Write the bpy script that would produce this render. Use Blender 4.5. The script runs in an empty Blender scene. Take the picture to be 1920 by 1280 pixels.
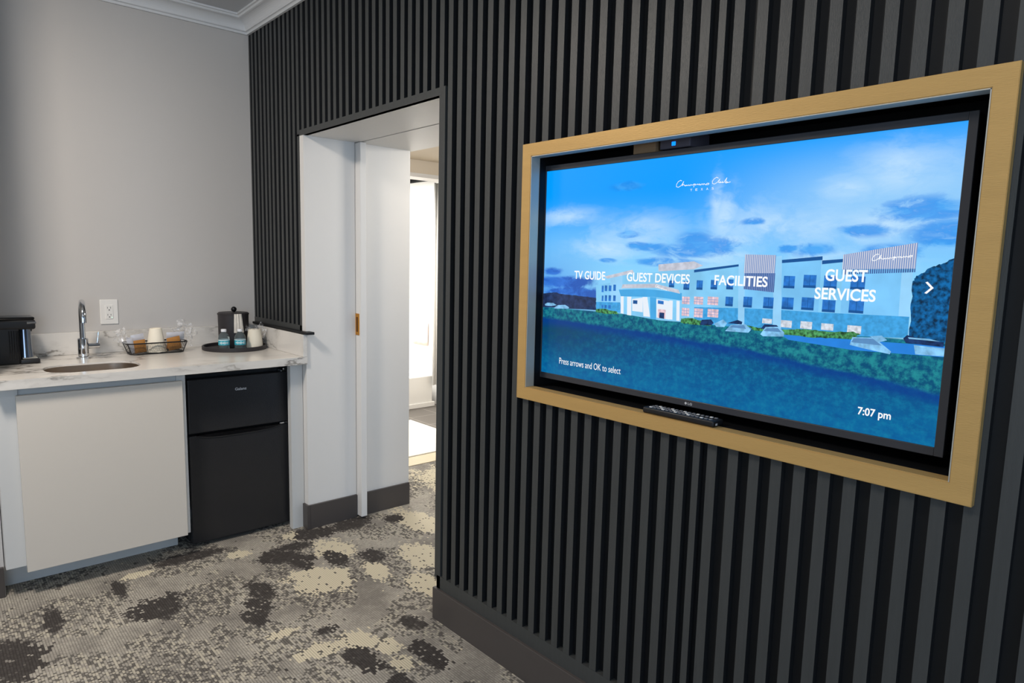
import bpy, bmesh, math, random
from math import pi, sin, cos, radians
from mathutils import Vector, Matrix
random.seed(7)
SC = bpy.context.scene
COL = SC.collection

# ------------------------------------------------------------------ camera
cam_d = bpy.data.cameras.new('camera'); cam = bpy.data.objects.new('camera', cam_d); COL.objects.link(cam)
R2 = Vector((0.65823172, 0.75248554, 0.02228267)); U2 = Vector((-0.10892336, 0.06590885, 0.99186276)); F = Vector((-0.74489375, 0.65530263, -0.12534655))
m = Matrix((R2, U2, -F)).transposed().to_4x4(); m.translation = Vector((0.4375, -1.4689, 1.3891)); cam.matrix_world = m
cam_d.sensor_width = 36; cam_d.lens = 1262.806 / 1920 * 36
cam_d.shift_x = 17.6229 / 1920; cam_d.shift_y = 11.5827 / 1920
cam_d.clip_start = .02
SC.camera = cam
# ------------------------------------------------------------------ view + world
SC.view_settings.view_transform = 'Standard'; SC.view_settings.look = 'None'
SC.view_settings.exposure = 0; SC.view_settings.gamma = 1; SC.view_settings.use_curve_mapping = False
w = bpy.data.worlds.new('world'); SC.world = w; w.use_nodes = True
w.node_tree.nodes['Background'].inputs[0].default_value = (.62, .78, 1, 1)
w.node_tree.nodes['Background'].inputs[1].default_value = 1.0
# ------------------------------------------------------------------ lights
def area(name, loc, target, sx, sy, power, color, spread=180):
    d = bpy.data.lights.new(name, 'AREA'); d.shape = 'RECTANGLE'; d.size = sx; d.size_y = sy; d.energy = power; d.color = color
    d.spread = radians(spread)
    o = bpy.data.objects.new(name, d); COL.objects.link(o); o.location = loc
    o.rotation_euler = (Vector(target) - Vector(loc)).to_track_quat('-Z', 'Y').to_euler(); return o
area('window_daylight', (2.97, -2.55, 1.5), (-3, -1.9, .9), 2.2, 1.6, 48, (.56, .76, 1))
area('window_daylight', (.9, -4.57, 1.5), (.3, 0, 1.2), 2.2, 1.6, 14, (.6, .8, 1))
area('ceiling_lamp_light', (-1.85, -1.70, 2.60), (-2.2, -1.4, 0), .35, .35, 45, (1, .90, .79))
area('ceiling_lamp_light', (0.1, -1.35, 2.62), (0, -1.2, 0), .35, .35, 8, (1, .9, .78))
area('bathroom_lamp_light', (-4.1, 1.3, 2.1), (-4.1, 1.3, 0), .5, .5, 22, (1, .97, .92))
area('shower_lamp_light', (-5.25, 1.5, 2.1), (-5.3, 1.6, 0), .5, .5, 42, (1, .97, .92))
area('corridor_lamp_light', (-2.1, 1.15, 2.0), (-2.6, .6, .6), .35, .35, 15, (1, .94, .85))

# ------------------------------------------------------------------ materials
def s2l(c):
    return tuple(((v / 255) / 12.92 if v / 255 <= .04045 else ((v / 255 + .055) / 1.055) ** 2.4) for v in c)
def newmat(name):
    mt = bpy.data.materials.new(name); mt.use_nodes = True
    return mt, mt.node_tree, mt.node_tree.nodes, mt.node_tree.links, mt.node_tree.nodes['Principled BSDF']
def mat(name, col, rough=.5, metal=0, spec=.5, var=.06, scale=30, bump=0, bscale=200, coat=0, trans=0, ior=1.45, stretch=(1, 1, 1), alpha=1):
    mt, nt, N, L, P = newmat(name)
    c = s2l(col)
    tc = N.new('ShaderNodeTexCoord'); mp = N.new('ShaderNodeMapping'); mp.inputs['Scale'].default_value = stretch; L.new(tc.outputs['Object'], mp.inputs[0])
    nz = N.new('ShaderNodeTexNoise'); nz.inputs['Scale'].default_value = scale; nz.inputs['Detail'].default_value = 4; L.new(mp.outputs[0], nz.inputs['Vector'])
    mx = N.new('ShaderNodeMix'); mx.data_type = 'RGBA'
    mx.inputs[6].default_value = (*[v * (1 - var) for v in c], 1); mx.inputs[7].default_value = (*[min(1, v * (1 + var)) for v in c], 1)
    L.new(nz.outputs[0], mx.inputs[0]); L.new(mx.outputs[2], P.inputs['Base Color'])
    P.inputs['Roughness'].default_value = rough; P.inputs['Metallic'].default_value = metal; P.inputs['Specular IOR Level'].default_value = spec
    P.inputs['Coat Weight'].default_value = coat; P.inputs['Transmission Weight'].default_value = trans; P.inputs['IOR'].default_value = ior
    P.inputs['Alpha'].default_value = alpha
    if bump:
        b = N.new('ShaderNodeBump'); b.inputs['Strength'].default_value = bump; b.inputs['Distance'].default_value = .002
        n2 = N.new('ShaderNodeTexNoise'); n2.inputs['Scale'].default_value = bscale; L.new(mp.outputs[0], n2.inputs['Vector'])
        L.new(n2.outputs[0], b.inputs['Height']); L.new(b.outputs[0], P.inputs['Normal'])
    return mt
def emat(name, col, strength=1, var=0, scale=20):
    mt, nt, N, L, P = newmat(name)
    c = s2l(col)
    P.inputs['Base Color'].default_value = (.004, .004, .004, 1); P.inputs['Roughness'].default_value = .15; P.inputs['Specular IOR Level'].default_value = .3
    P.inputs['Emission Strength'].default_value = strength
    if var:
        tc = N.new('ShaderNodeTexCoord'); nz = N.new('ShaderNodeTexNoise'); nz.inputs['Scale'].default_value = scale; nz.inputs['Detail'].default_value = 5
        L.new(tc.outputs['Object'], nz.inputs['Vector'])
        mx = N.new('ShaderNodeMix'); mx.data_type = 'RGBA'
        mr = N.new('ShaderNodeMapRange'); mr.inputs[1].default_value = .35; mr.inputs[2].default_value = .65; L.new(nz.outputs[0], mr.inputs[0])
        mx.inputs[6].default_value = (*[v * (1 - var) for v in c], 1); mx.inputs[7].default_value = (*[v * (1 + var) for v in c], 1)
        L.new(mr.outputs[0], mx.inputs[0]); L.new(mx.outputs[2], P.inputs['Emission Color'])
    else:
        P.inputs['Emission Color'].default_value = (*c, 1)
    return mt
class NB:
    """tiny math-node builder"""
    def __init__(s, nt): s.N = nt.nodes; s.L = nt.links
    def m(s, op, a, b=None, c=None):
        n = s.N.new('ShaderNodeMath'); n.operation = op
        for i, v in enumerate((a, b, c)):
            if v is None: continue
            if isinstance(v, (int, float)): n.inputs[i].default_value = v
            else: s.L.new(v, n.inputs[i])
        return n.outputs[0]
    def smooth(s, v, a, b, to0=0., to1=1.):
        n = s.N.new('ShaderNodeMapRange'); n.interpolation_type = 'SMOOTHSTEP'
        s.L.new(v, n.inputs[0]); n.inputs[1].default_value = a; n.inputs[2].default_value = b; n.inputs[3].default_value = to0; n.inputs[4].default_value = to1
        return n.outputs[0]
    def noise(s, vec, scale, detail=4, rough=.5):
        n = s.N.new('ShaderNodeTexNoise'); n.inputs['Scale'].default_value = scale; n.inputs['Detail'].default_value = detail; n.inputs['Roughness'].default_value = rough
        s.L.new(vec, n.inputs['Vector']); return n.outputs[0]
    def mix(s, f, a, b):
        n = s.N.new('ShaderNodeMix'); n.data_type = 'RGBA'
        if isinstance(f, (int, float)): n.inputs[0].default_value = f
        else: s.L.new(f, n.inputs[0])
        for i, v in ((6, a), (7, b)):
            if isinstance(v, tuple): n.inputs[i].default_value = (*v, 1)
            else: s.L.new(v, n.inputs[i])
        return n.outputs[2]
    def comb(s, x, y, z=0.):
        n = s.N.new('ShaderNodeCombineXYZ')
        for i, v in enumerate((x, y, z)):
            if isinstance(v, (int, float)): n.inputs[i].default_value = v
            else: s.L.new(v, n.inputs[i])
        return n.outputs[0]
    def blob(s, x, y, cx, cy, rx, ry, nz, amp, e0=1.15, e1=.75):
        dx = s.m('MULTIPLY', s.m('SUBTRACT', x, cx), 1 / rx); dy = s.m('MULTIPLY', s.m('SUBTRACT', y, cy), 1 / ry)
        d = s.m('SQRT', s.m('ADD', s.m('MULTIPLY', dx, dx), s.m('MULTIPLY', dy, dy)))
        d = s.m('ADD', d, s.m('MULTIPLY', s.m('SUBTRACT', nz, .5), amp))
        return s.smooth(d, e1, e0, 1., 0.)

# blotches woven into the carpet: x, y, rx, ry (metres)
DARK = [(-2.35, -.82, .10, .10), (-2.26, -1.30, .14, .10), (-2.23, -.46, .10, .05), (-2.13, -.50, .09, .05), (-2.04, -.55, .07, .045), (-2.41, -.20, .11, .055), (-2.50, -.26, .07, .09), (-2.31, -.06, .08, .05), (-2.56, -.16, .06, .08),
        (-2.65, .0, .07, .12), (-2.25, .09, .07, .05), (-1.52, -.36, .10, .05), (-1.42, -.17, .10, .04), (-1.78, -.376, .025, .04), (-2.58, .42, .05, .06), (-2.65, .2, .07, .11), (-2.50, -1.15, .12, .03), (-2.62, -.9, .1, .02), (-1.32, -.33, .06, .04), (-2.75, -.6, .05, .14), (-1.62, -.10, .06, .035),
        (-1.2, -1.4, .3, .2), (-.2, -2.2, .4, .25), (.8, -1.2, .3, .3), (-.5, -.7, .2, .12)]
CREAM = [(-2.42, -.02, .13, .09), (-2.17, -.21, .14, .12), (-2.68, -.11, .05, .06), (-2.64, -.40, .04, .05), (-1.68, -.46, .05, .09), (-1.64, -.32, .07, .07), (-1.54, -.25, .05, .05), (-2.08, .28, .16, .10),
         (-2.46, .5, .2, .1), (-1.84, .12, .12, .07), (-2.70, -.82, .03, .07), (-1.42, -.27, .05, .04), (-2.9, 1.1, .3, .25), (-2.08, .02, .10, .05), (-1.86, -.52, .03, .05), (-1.95, -1.35, .10, .08), (0, -1.7, .3, .2)]
def carpet():
    mt, nt, N, L, P = newmat('patterned_carpet'); B = NB(nt)
    tc = N.new('ShaderNodeTexCoord'); co = tc.outputs['Object']
    sn = N.new('ShaderNodeVectorMath'); sn.operation = 'SNAP'; L.new(co, sn.inputs[0]); sn.inputs[1].default_value = (.0085, .0088, 1)
    sp = N.new('ShaderNodeSeparateXYZ'); L.new(sn.outputs[0], sp.inputs[0]); x, y = sp.outputs[0], sp.outputs[1]
    vec = B.comb(x, y, 0)
    so = N.new('ShaderNodeSeparateXYZ'); L.new(co, so.inputs[0])
    wn = N.new('ShaderNodeTexWhiteNoise'); wn.noise_dimensions = '2D'; L.new(vec, wn.inputs['Vector']); cell = wn.outputs[0]
    nA = B.noise(vec, 9, 5, .65); nB = B.noise(vec, 26, 3, .6); nC = B.noise(vec, 2.6, 5, .62)
    dk = None
    for b in DARK:
        v = B.blob(x, y, *b, nA, 2.2, 1.5, .6); dk = v if dk is None else B.m('MAXIMUM', dk, v)
    cr = None
    for b in CREAM:
        v = B.blob(x, y, *b, nA, 2.0, 1.45, .65); cr = v if cr is None else B.m('MAXIMUM', cr, v)
    # plain ribbed greys, with zones of stitched flecks
    base = B.mix(B.smooth(nC, .36, .62), s2l((140, 135, 128)), s2l((184, 178, 167)))
    base = B.mix(B.m('MULTIPLY', cell, .30), base, s2l((96, 92, 88)))
    sx_ = N.new('ShaderNodeVectorMath'); sx_.operation = 'MULTIPLY'; L.new(vec, sx_.inputs[0]); sx_.inputs[1].default_value = (.55, 1.3, 1)
    nS = B.noise(sx_.outputs[0], 42, 3, .7); nZ = B.noise(vec, 4.2, 3, .6)
    zone = B.smooth(nZ, .40, .60)
    fl = B.m('ADD', nS, B.m('MULTIPLY', B.m('SUBTRACT', cell, .5), .26))
    dkf = B.m('MULTIPLY', B.m('LESS_THAN', fl, .455), B.m('GREATER_THAN', zone, .35))
    ltf = B.m('MULTIPLY', B.m('GREATER_THAN', fl, .575), B.m('GREATER_THAN', zone, .30))
    col = B.mix(B.m('MULTIPLY', dkf, .75), base, s2l((74, 71, 69)))
    col = B.mix(B.m('MULTIPLY', ltf, .6), col, s2l((202, 194, 176)))
    edge = B.m('ADD', B.m('MULTIPLY', B.m('SUBTRACT', nS, .5), 2.6), B.m('MULTIPLY', B.m('SUBTRACT', cell, .5), .55))
    crm = B.m('GREATER_THAN', B.m('ADD', cr, edge), .60)
    col = B.mix(crm, col, s2l((216, 206, 182)))
    dkm = B.m('GREATER_THAN', B.m('ADD', dk, edge), .62)
    col = B.mix(dkm, col, B.mix(B.m('MULTIPLY', cell, .5), s2l((64, 60, 58)), s2l((88, 84, 82))))
    # rows of stitches running along x
    row = B.m('ABSOLUTE', B.m('SUBTRACT', B.m('FRACT', B.m('MULTIPLY', so.outputs[1], 1 / .0088)), .5))
    st = B.m('ABSOLUTE', B.m('SUBTRACT', B.m('FRACT', B.m('ADD', B.m('MULTIPLY', so.outputs[0], 1 / .0085), B.m('MULTIPLY', cell, .4))), .5))
    gap = B.smooth(row, .33, .49, 0., 1.)
    gap2 = B.m('MULTIPLY', B.smooth(st, .36, .5, 0., 1.), .5)
    g = B.m('MAXIMUM', gap, gap2)
    col = B.mix(B.m('MULTIPLY', g, .42), col, s2l((48, 44, 42)))
    L.new(col, P.inputs['Base Color']); P.inputs['Roughness'].default_value = .95; P.inputs['Specular IOR Level'].default_value = .15
    bm_ = N.new('ShaderNodeBump'); bm_.inputs['Strength'].default_value = .6; bm_.inputs['Distance'].default_value = .004
    L.new(B.m('SUBTRACT', 1., g), bm_.inputs['Height']); L.new(bm_.outputs[0], P.inputs['Normal'])
    return mt
def quartz():
    mt, nt, N, L, P = newmat('veined_quartz'); B = NB(nt)
    tc = N.new('ShaderNodeTexCoord'); mp = N.new('ShaderNodeMapping'); L.new(tc.outputs['Object'], mp.inputs[0]); mp.inputs['Rotation'].default_value = (.3, .2, .6); mp.inputs['Scale'].default_value = (1.0, .55, 1.4)
    co = mp.outputs[0]
    n1 = B.noise(co, 3.1, 6, .58); n2 = B.noise(co, 1.9, 3, .5); n3 = B.noise(co, 40, 3, .6)
    v = B.m('ABSOLUTE', B.m('SUBTRACT', n1, .5))
    vein = B.m('MULTIPLY', B.smooth(v, .0, .016, 1., 0.), B.smooth(n2, .44, .54))
    soft = B.m('MULTIPLY', B.smooth(v, .0, .07, 1., 0.), B.smooth(n2, .38, .54))
    col = B.mix(B.m('MULTIPLY', n3, .25), s2l((226, 222, 216)), s2l((208, 204, 198)))
    col = B.mix(B.m('MULTIPLY', soft, .35), col, s2l((168, 164, 158)))
    col = B.mix(B.m('MULTIPLY', vein, .8), col, s2l((120, 114, 106)))
    L.new(col, P.inputs['Base Color']); P.inputs['Roughness'].default_value = .22; return mt
def brushed(name, col, rough, axis, metal=.75):
    mt = mat(name, col, rough, metal, .5, .10, 3, .25, 60, stretch=axis); return mt
def tilemat():
    mt, nt, N, L, P = newmat('grey_floor_tile'); B = NB(nt)
    tc = N.new('ShaderNodeTexCoord'); br = N.new('ShaderNodeTexBrick'); L.new(tc.outputs['Object'], br.inputs['Vector'])
    br.offset = 0; br.inputs['Scale'].default_value = 1; br.inputs['Brick Width'].default_value = .3; br.inputs['Row Height'].default_value = .3; br.inputs['Mortar Size'].default_value = .004
    br.inputs['Color1'].default_value = (*s2l((104, 98, 92)), 1); br.inputs['Color2'].default_value = (*s2l((96, 91, 86)), 1); br.inputs['Mortar'].default_value = (*s2l((150, 144, 136)), 1)
    L.new(br.outputs[0], P.inputs['Base Color']); P.inputs['Roughness'].default_value = .4; return mt
def film():
    mt, nt, N, L, P = newmat('clear_film'); out = N['Material Output']
    tr = N.new('ShaderNodeBsdfTransparent'); mx = N.new('ShaderNodeMixShader'); tc = N.new('ShaderNodeTexCoord')
    B = NB(nt); nz = B.noise(tc.outputs['Object'], 60, 4, .6)
    P.inputs['Base Color'].default_value = (.75, .75, .76, 1); P.inputs['Roughness'].default_value = .12
    L.new(B.smooth(nz, .4, .66, .06, .62), mx.inputs[0]); L.new(tr.outputs[0], mx.inputs[1]); L.new(P.outputs[0], mx.inputs[2]); L.new(mx.outputs[0], out.inputs[0]); return mt
def meshwire():
    mt, nt, N, L, P = newmat('black_wire_mesh'); out = N['Material Output']; B = NB(nt)
    tr = N.new('ShaderNodeBsdfTransparent'); mx = N.new('ShaderNodeMixShader'); tc = N.new('ShaderNodeTexCoord')
    sp = N.new('ShaderNodeSeparateXYZ'); L.new(tc.outputs['Object'], sp.inputs[0])
    def line(s, p): return B.m('LESS_THAN', B.m('FRACT', B.m('MULTIPLY', s, 1 / p)), .17)
    hor = line(sp.outputs[2], .0065); ver = line(B.m('ADD', sp.outputs[0], sp.outputs[1]), .0065)
    P.inputs['Base Color'].default_value = (.012, .012, .012, 1); P.inputs['Roughness'].default_value = .4
    L.new(B.m('MAXIMUM', hor, ver), mx.inputs[0]); L.new(tr.outputs[0], mx.inputs[1]); L.new(P.outputs[0], mx.inputs[2]); L.new(mx.outputs[0], out.inputs[0]); return mt

M = dict(
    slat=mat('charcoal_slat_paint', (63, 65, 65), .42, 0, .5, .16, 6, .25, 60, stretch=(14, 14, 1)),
    slat_side=mat('shaded_slat_side', (30, 31, 33), .5, 0, .4, .2, 6, .25, 60, stretch=(14, 14, 1)),  # slat paint darkened for the side faces, their shade put into the colour
    slat_back=mat('black_backing', (24, 25, 27), .5, 0, .4, .1, 10),
    wall=mat('grey_wall_paint', (196, 193, 190), .7, 0, .3, .015, 3, .08, 400),
    white=mat('white_trim_paint', (226, 224, 221), .45, 0, .4, .015, 4),
    ceil=mat('white_ceiling_paint', (205, 207, 210), .8, 0, .2, .02, 4),
    crown=mat('white_crown_paint', (222, 223, 224), .5, 0, .4, .02, 4),
    dark_base=mat('charcoal_skirting_paint', (76, 71, 69), .38, 0, .5, .04, 5),
    cab=mat('white_cabinet_laminate', (214, 207, 197), .38, 0, .4, .012, 3),
    cabin=mat('white_cabinet_side', (212, 212, 210), .45, 0, .4, .012, 3),
    carpet=carpet(), quartz=quartz(), tile=tilemat(), film=film(), wire=meshwire(),
    brass=brushed('brushed_brass', (200, 162, 100), .5, (1, 8, 12), .3),
    steel=brushed('brushed_steel_return', (190, 188, 178), .5, (8, 8, 1), .4),
    sink=mat('stainless_steel', (205, 192, 178), .3, 1, .5, .05, 6),
    chrome=mat('polished_chrome', (225, 226, 228), .06, 1, .5, .02, 3),
    black=mat('matte_black_plastic', (24, 24, 26), .45, 0, .5, .08, 20),
    blackg=mat('gloss_black_plastic', (16, 16, 18), .12, 0, .5, .05, 20),
    bezel=mat('dark_grey_bezel', (56, 57, 62), .35, 0, .5, .04, 20),
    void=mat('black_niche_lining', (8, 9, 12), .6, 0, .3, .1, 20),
    fridge=mat('black_textured_steel', (50, 50, 52), .3, .35, .5, .07, 30, .35, 260),
    fridge_side=mat('fridge_body_black', (20, 21, 24), .4, 0, .5, .05, 20),
    grey_btn=mat('grey_rubber_key', (120, 120, 124), .5, 0, .4, .05, 30),
    logo=mat('silver_lettering', (220, 220, 222), .3, .3, .5, .02, 30),
    brassp=mat('satin_brass', (212, 148, 56), .3, .8, .5, .06, 20),
    brassd=mat('brass_recess', (120, 76, 20), .4, .7, .5, .06, 20),
    paper=mat('ivory_paper_cup', (238, 230, 212), .6, 0, .3, .02, 20),
    kraft=mat('brown_packet_paper', (176, 122, 62), .6, 0, .3, .12, 40),
    packet=mat('silver_white_packet', (200, 200, 206), .35, .1, .5, .1, 40),
    tissue=mat('crumpled_white_paper', (222, 216, 206), .75, 0, .2, .05, 40, .6, 60),
    plate=mat('white_outlet_plastic', (232, 230, 226), .35, 0, .5, .01, 10),
    column=mat('smoked_chrome', (120, 128, 140), .12, .9, .5, .05, 10),
    slot=mat('outlet_slot_grey', (70, 70, 72), .5, 0, .4, .05, 10),
    leather=mat('dark_brown_leatherette', (50, 47, 49), .5, 0, .4, .1, 60, .3, 300),
    water=mat('clear_bottle_plastic', (225, 240, 242), .04, 0, .5, .01, 10, trans=.92, ior=1.2),
    aqua=mat('aqua_bottle_label', (60, 176, 196), .35, 0, .5, .25, 60),
    labelw=mat('white_label_band', (225, 238, 240), .4, 0, .5, .05, 40),
    cap=mat('white_bottle_cap', (228, 229, 232), .4, 0, .5, .02, 10),
    tub=mat('white_tub_enamel', (240, 238, 234), .2, 0, .5, .01, 5),
    surround=mat('white_shower_wall', (250, 249, 247), .35, 0, .4, .01, 5),
    cream=mat('cream_bath_wall', (226, 214, 196), .7, 0, .2, .02, 5),
    rug=mat('white_cotton_mat', (245, 240, 228), .95, 0, .1, .05, 90, .5, 300),
    thresh=mat('beige_threshold_stone', (206, 192, 164), .5, 0, .4, .06, 20),
    pink=mat('pale_pink_cloth', (246, 224, 214), .9, 0, .1, .04, 50),
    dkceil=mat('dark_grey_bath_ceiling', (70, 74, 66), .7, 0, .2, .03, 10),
    tan=mat('tan_wood_block', (150, 122, 92), .6, 0, .3, .2, 30, stretch=(1, 1, 8)),
    greydev=mat('grey_device_plastic', (92, 88, 98), .5, 0, .4, .06, 30),
)

# ------------------------------------------------------------------ mesh helpers
class MB:
    def __init__(s): s.bm = bmesh.new(); s.mi = 0
    def box(s, x0, x1, y0, y1, z0, z1, bev=0, seg=2):
        r = bmesh.ops.create_cube(s.bm, size=1)
        vs = r['verts']
        for v in vs:
            v.co = Vector(((x0 + x1) / 2 + v.co.x * (x1 - x0), (y0 + y1) / 2 + v.co.y * (y1 - y0), (z0 + z1) / 2 + v.co.z * (z1 - z0)))
        if bev:
            es = list({e for v in vs for e in v.link_edges})
            bmesh.ops.bevel(s.bm, geom=es, offset=bev, segments=seg, affect='EDGES', profile=.5)
        return s
    def lathe(s, prof, cx, cy, n=32, cap=True):
        rings = []
        for r, z in prof:
            rings.append([s.bm.verts.new((cx + r * cos(2 * pi * k / n), cy + r * sin(2 * pi * k / n), z)) for k in range(n)])
        for a, b in zip(rings, rings[1:]):
            for k in range(n):
                s.bm.faces.new((a[k], a[(k + 1) % n], b[(k + 1) % n], b[k]))
        if cap:
            s.bm.faces.new(rings[0][::-1]); s.bm.faces.new(rings[-1])
        return s
    def tube(s, pts, r, n=12, closed=False, cap=True):
        P = [Vector(p) for p in pts]; rings = []; up = None; K = len(P)
        for i, p in enumerate(P):
            a = P[(i - 1) % K] if closed or i > 0 else p; b = P[(i + 1) % K] if closed or i < K - 1 else p
            t = (b - a).normalized()
            if up is None:
                up = Vector((0, 0, 1)) if abs(t.z) < .9 else Vector((1, 0, 0))
            u = t.cross(up).normalized(); v = u.cross(t).normalized(); up = v
            rr = r[i] if isinstance(r, (list, tuple)) else r
            rings.append([s.bm.verts.new(p + u * rr * cos(2 * pi * k / n) + v * rr * sin(2 * pi * k / n)) for k in range(n)])
        prs = list(zip(rings, rings[1:])) + ([(rings[-1], rings[0])] if closed else [])
        for a, b in prs:
            for k in range(n): s.bm.faces.new((a[k], a[(k + 1) % n], b[(k + 1) % n], b[k]))
        if cap and not closed:
            s.bm.faces.new(rings[0][::-1]); s.bm.faces.new(rings[-1])
        return s
    def prism(s, pts, h0, h1, axis='z'):
        """closed 2D outline extruded along an axis"""
        def mk(p, h):
            return {'z': (p[0], p[1], h), 'y': (p[0], h, p[1]), 'x': (h, p[0], p[1])}[axis]
        a = [s.bm.verts.new(mk(p, h0)) for p in pts]; b = [s.bm.verts.new(mk(p, h1)) for p in pts]
        n = len(pts)
        s.bm.faces.new(a[::-1]); s.bm.faces.new(b)
        for k in range(n): s.bm.faces.new((a[k], a[(k + 1) % n], b[(k + 1) % n], b[k]))
        return s
    def poly(s, pts):
        s.bm.faces.new([s.bm.verts.new(p) for p in pts]); return s
    def fix(s):
        bmesh.ops.recalc_face_normals(s.bm, faces=s.bm.faces[:]); return s
def wl(o):
    v = Vector((0, 0, 0))
    while o: v += o.location; o = o.parent
    return v
def props(o, label=None, cat=None, group=None, kind=None):
    if label: o['label'] = label
    if cat: o['category'] = cat
    if group: o['group'] = group
    if kind: o['kind'] = kind
    return o
def obj(name, mb, m_, parent=None, smooth=False, label=None, cat=None, group=None, kind=None, origin=None, fix=True):
    if fix: mb.fix()
    base = wl(parent) if parent else Vector(origin or (0, 0, 0))
    me = bpy.data.meshes.new(name); bmesh.ops.translate(mb.bm, verts=mb.bm.verts[:], vec=-base); mb.bm.to_mesh(me); mb.bm.free()
    for x in (m_ if isinstance(m_, list) else [m_]): me.materials.append(x)
    if smooth:
        me.polygons.foreach_set('use_smooth', [True] * len(me.polygons))
        me.set_sharp_from_angle(angle=radians(38))
    o = bpy.data.objects.new(name, me); COL.objects.link(o)
    if parent: o.parent = parent
    else: o.location = base
    return props(o, label, cat, group, kind)
def thing(name, label, cat, loc, group=None, kind=None):
    o = bpy.data.objects.new(name, None); COL.objects.link(o); o.location = loc; o.empty_display_size = .05
    return props(o, label, cat, group, kind)
def struct(name, mb, m_, parent=None, **k):
    return obj(name, mb, m_, parent, kind=None if parent else 'structure', **k)
def text(name, body, m_, parent, frame, wid, hei, bold=0, label=None):
    """frame = (origin, right, up, normal-offset point already included); text fitted to wid x hei"""
    cu = bpy.data.curves.new(name, 'FONT'); cu.body = body; cu.offset = bold; cu.size = 1; cu.resolution_u = 4
    t = bpy.data.objects.new(name, cu); COL.objects.link(t)
    dg = bpy.context.evaluated_depsgraph_get(); me = bpy.data.meshes.new_from_object(t.evaluated_get(dg))
    bpy.data.objects.remove(t); bpy.data.curves.remove(cu)
    xs = [v.co.x for v in me.vertices]; ys = [v.co.y for v in me.vertices]
    x0, x1, y0, y1 = min(xs), max(xs), min(ys), max(ys)
    o_, r, u = (Vector(q) for q in frame); base = wl(parent)
    for v in me.vertices:
        v.co = o_ + r * ((v.co.x - x0) / (x1 - x0) * wid) + u * ((v.co.y - y0) / (y1 - y0) * hei) - base
    me.materials.clear(); me.materials.append(m_); me.name = name
    o = bpy.data.objects.new(name, me); COL.objects.link(o); o.parent = parent
    return props(o, label)

# ------------------------------------------------------------------ room shell
XL, XC, XD, XR, ZC = -3.383, -2.707, -2.72, -1.59, 2.655
JY = .612; ZH = 1.977
struct('floor', MB().box(-3.3, 3.1, -4.7, 2.0, -.05, 0), M['carpet'])
struct('floor', MB().box(-5.7, -3.47, .2, 2.8, -.05, 0), M['tile'])
struct('trim_1', MB().box(-3.47, -3.3, .61, 1.9, -.05, .004), M['thresh'])
struct('ceiling', MB().box(-3.6, 3.1, -4.7, .03, ZC, ZC + .1), M['ceil'])
struct('wall_back', MB().box(-3.6, XL, -4.7, .03, 0, ZC), M['wall'])
struct('wall_alcove', MB().box(XL, -2.82, -4.6, -1.26, 0, ZC), M['wall'])
wf = MB().box(-2.82, -.3, -4.7, -4.6, 0, ZC).box(2.1, 3.1, -4.7, -4.6, 0, ZC).box(-.3, 2.1, -4.7, -4.6, 0, .65).box(-.3, 2.1, -4.7, -4.6, 2.35, ZC)
struct('wall_left', wf, M['wall'])
fr = MB().box(-.3, -.25, -4.65, -4.6, .65, 2.35).box(2.05, 2.1, -4.65, -4.6, .65, 2.35).box(-.25, 2.05, -4.65, -4.6, .65, .7).box(-.25, 2.05, -4.65, -4.6, 2.3, 2.35).box(.88, .92, -4.645, -4.605, .7, 2.3)
struct('window_2', fr, M['white'])
# window wall facing the kitchenette
wf = MB()
wf.box(3.0, 3.1, -4.6, -3.7, 0, ZC).box(3.0, 3.1, -1.4, .3, 0, ZC).box(3.0, 3.1, -3.7, -1.4, 0, .65).box(3.0, 3.1, -3.7, -1.4, 2.35, ZC)
struct('wall_front', wf, M['wall'])
fr = MB().box(3.0, 3.05, -3.7, -3.65, .65, 2.35).box(3.0, 3.05, -1.45, -1.4, .65, 2.35).box(3.0, 3.05, -3.65, -1.45, .65, .7).box(3.0, 3.05, -3.65, -1.45, 2.3, 2.35).box(3.005, 3.045, -2.57, -2.53, .7, 2.3)
struct('window_1', fr, M['white'])
# passage block behind the kitchenette and wall over the doorway
struct('wall_passage', MB().box(XL, XD - .018, .02, JY - .002, 0, ZH + .015), M['white'])
struct('wall_doorhead', MB().box(XL, XR, .02, JY + .02, ZH + .018, 2.58 + .075), M['white'])
struct('wall_bath', MB().box(-3.42, -3.3, JY - .002, .72, 0, 2.2).box(-3.42, -3.3, 1.80, 2.45, 0, 2.2).box(-3.42, -3.3, .72, 1.80, 1.95, 2.2), M['cream'])
struct('trim_2', MB().box(-3.425, -3.285, .72, 1.80, 1.925, 1.95), M['white'])
struct('wall_corridor', MB().box(-3.3, -.4, 2.0, 2.1, 0, 2.2), M['white'])
struct('ceiling', MB().box(-3.42, -.4, JY + .02, 2.1, 2.035, 2.14), M['cream'])
# bathroom box
struct('wall_shower', MB().box(-5.8, -5.7, .2, 2.8, 0, 2.3), M['surround'])
struct('wall_bathroom_far', MB().box(-5.7, -4.80, 2.33, 2.45, 0, 2.3), M['surround'])
struct('wall_bathroom_side', MB().box(-5.7, -3.42, 2.45, 2.55, 0, 2.3), M['surround'])
struct('wall_bathroom_near', MB().box(-5.7, -3.42, .1, .2, 0, 2.3), M['surround'])
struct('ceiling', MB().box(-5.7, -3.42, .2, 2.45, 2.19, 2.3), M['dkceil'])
struct('trim_3', MB().box(-5.7, -4.80, 2.30, 2.33, 2.145, 2.165).box(-5.7, -4.80, 2.315, 2.33, 2.165, 2.19), M['black'])
struct('trim_4', MB().box(-5.698, -5.69, .2, 2.33, 1.95, 1.958), M['steel'])

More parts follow.
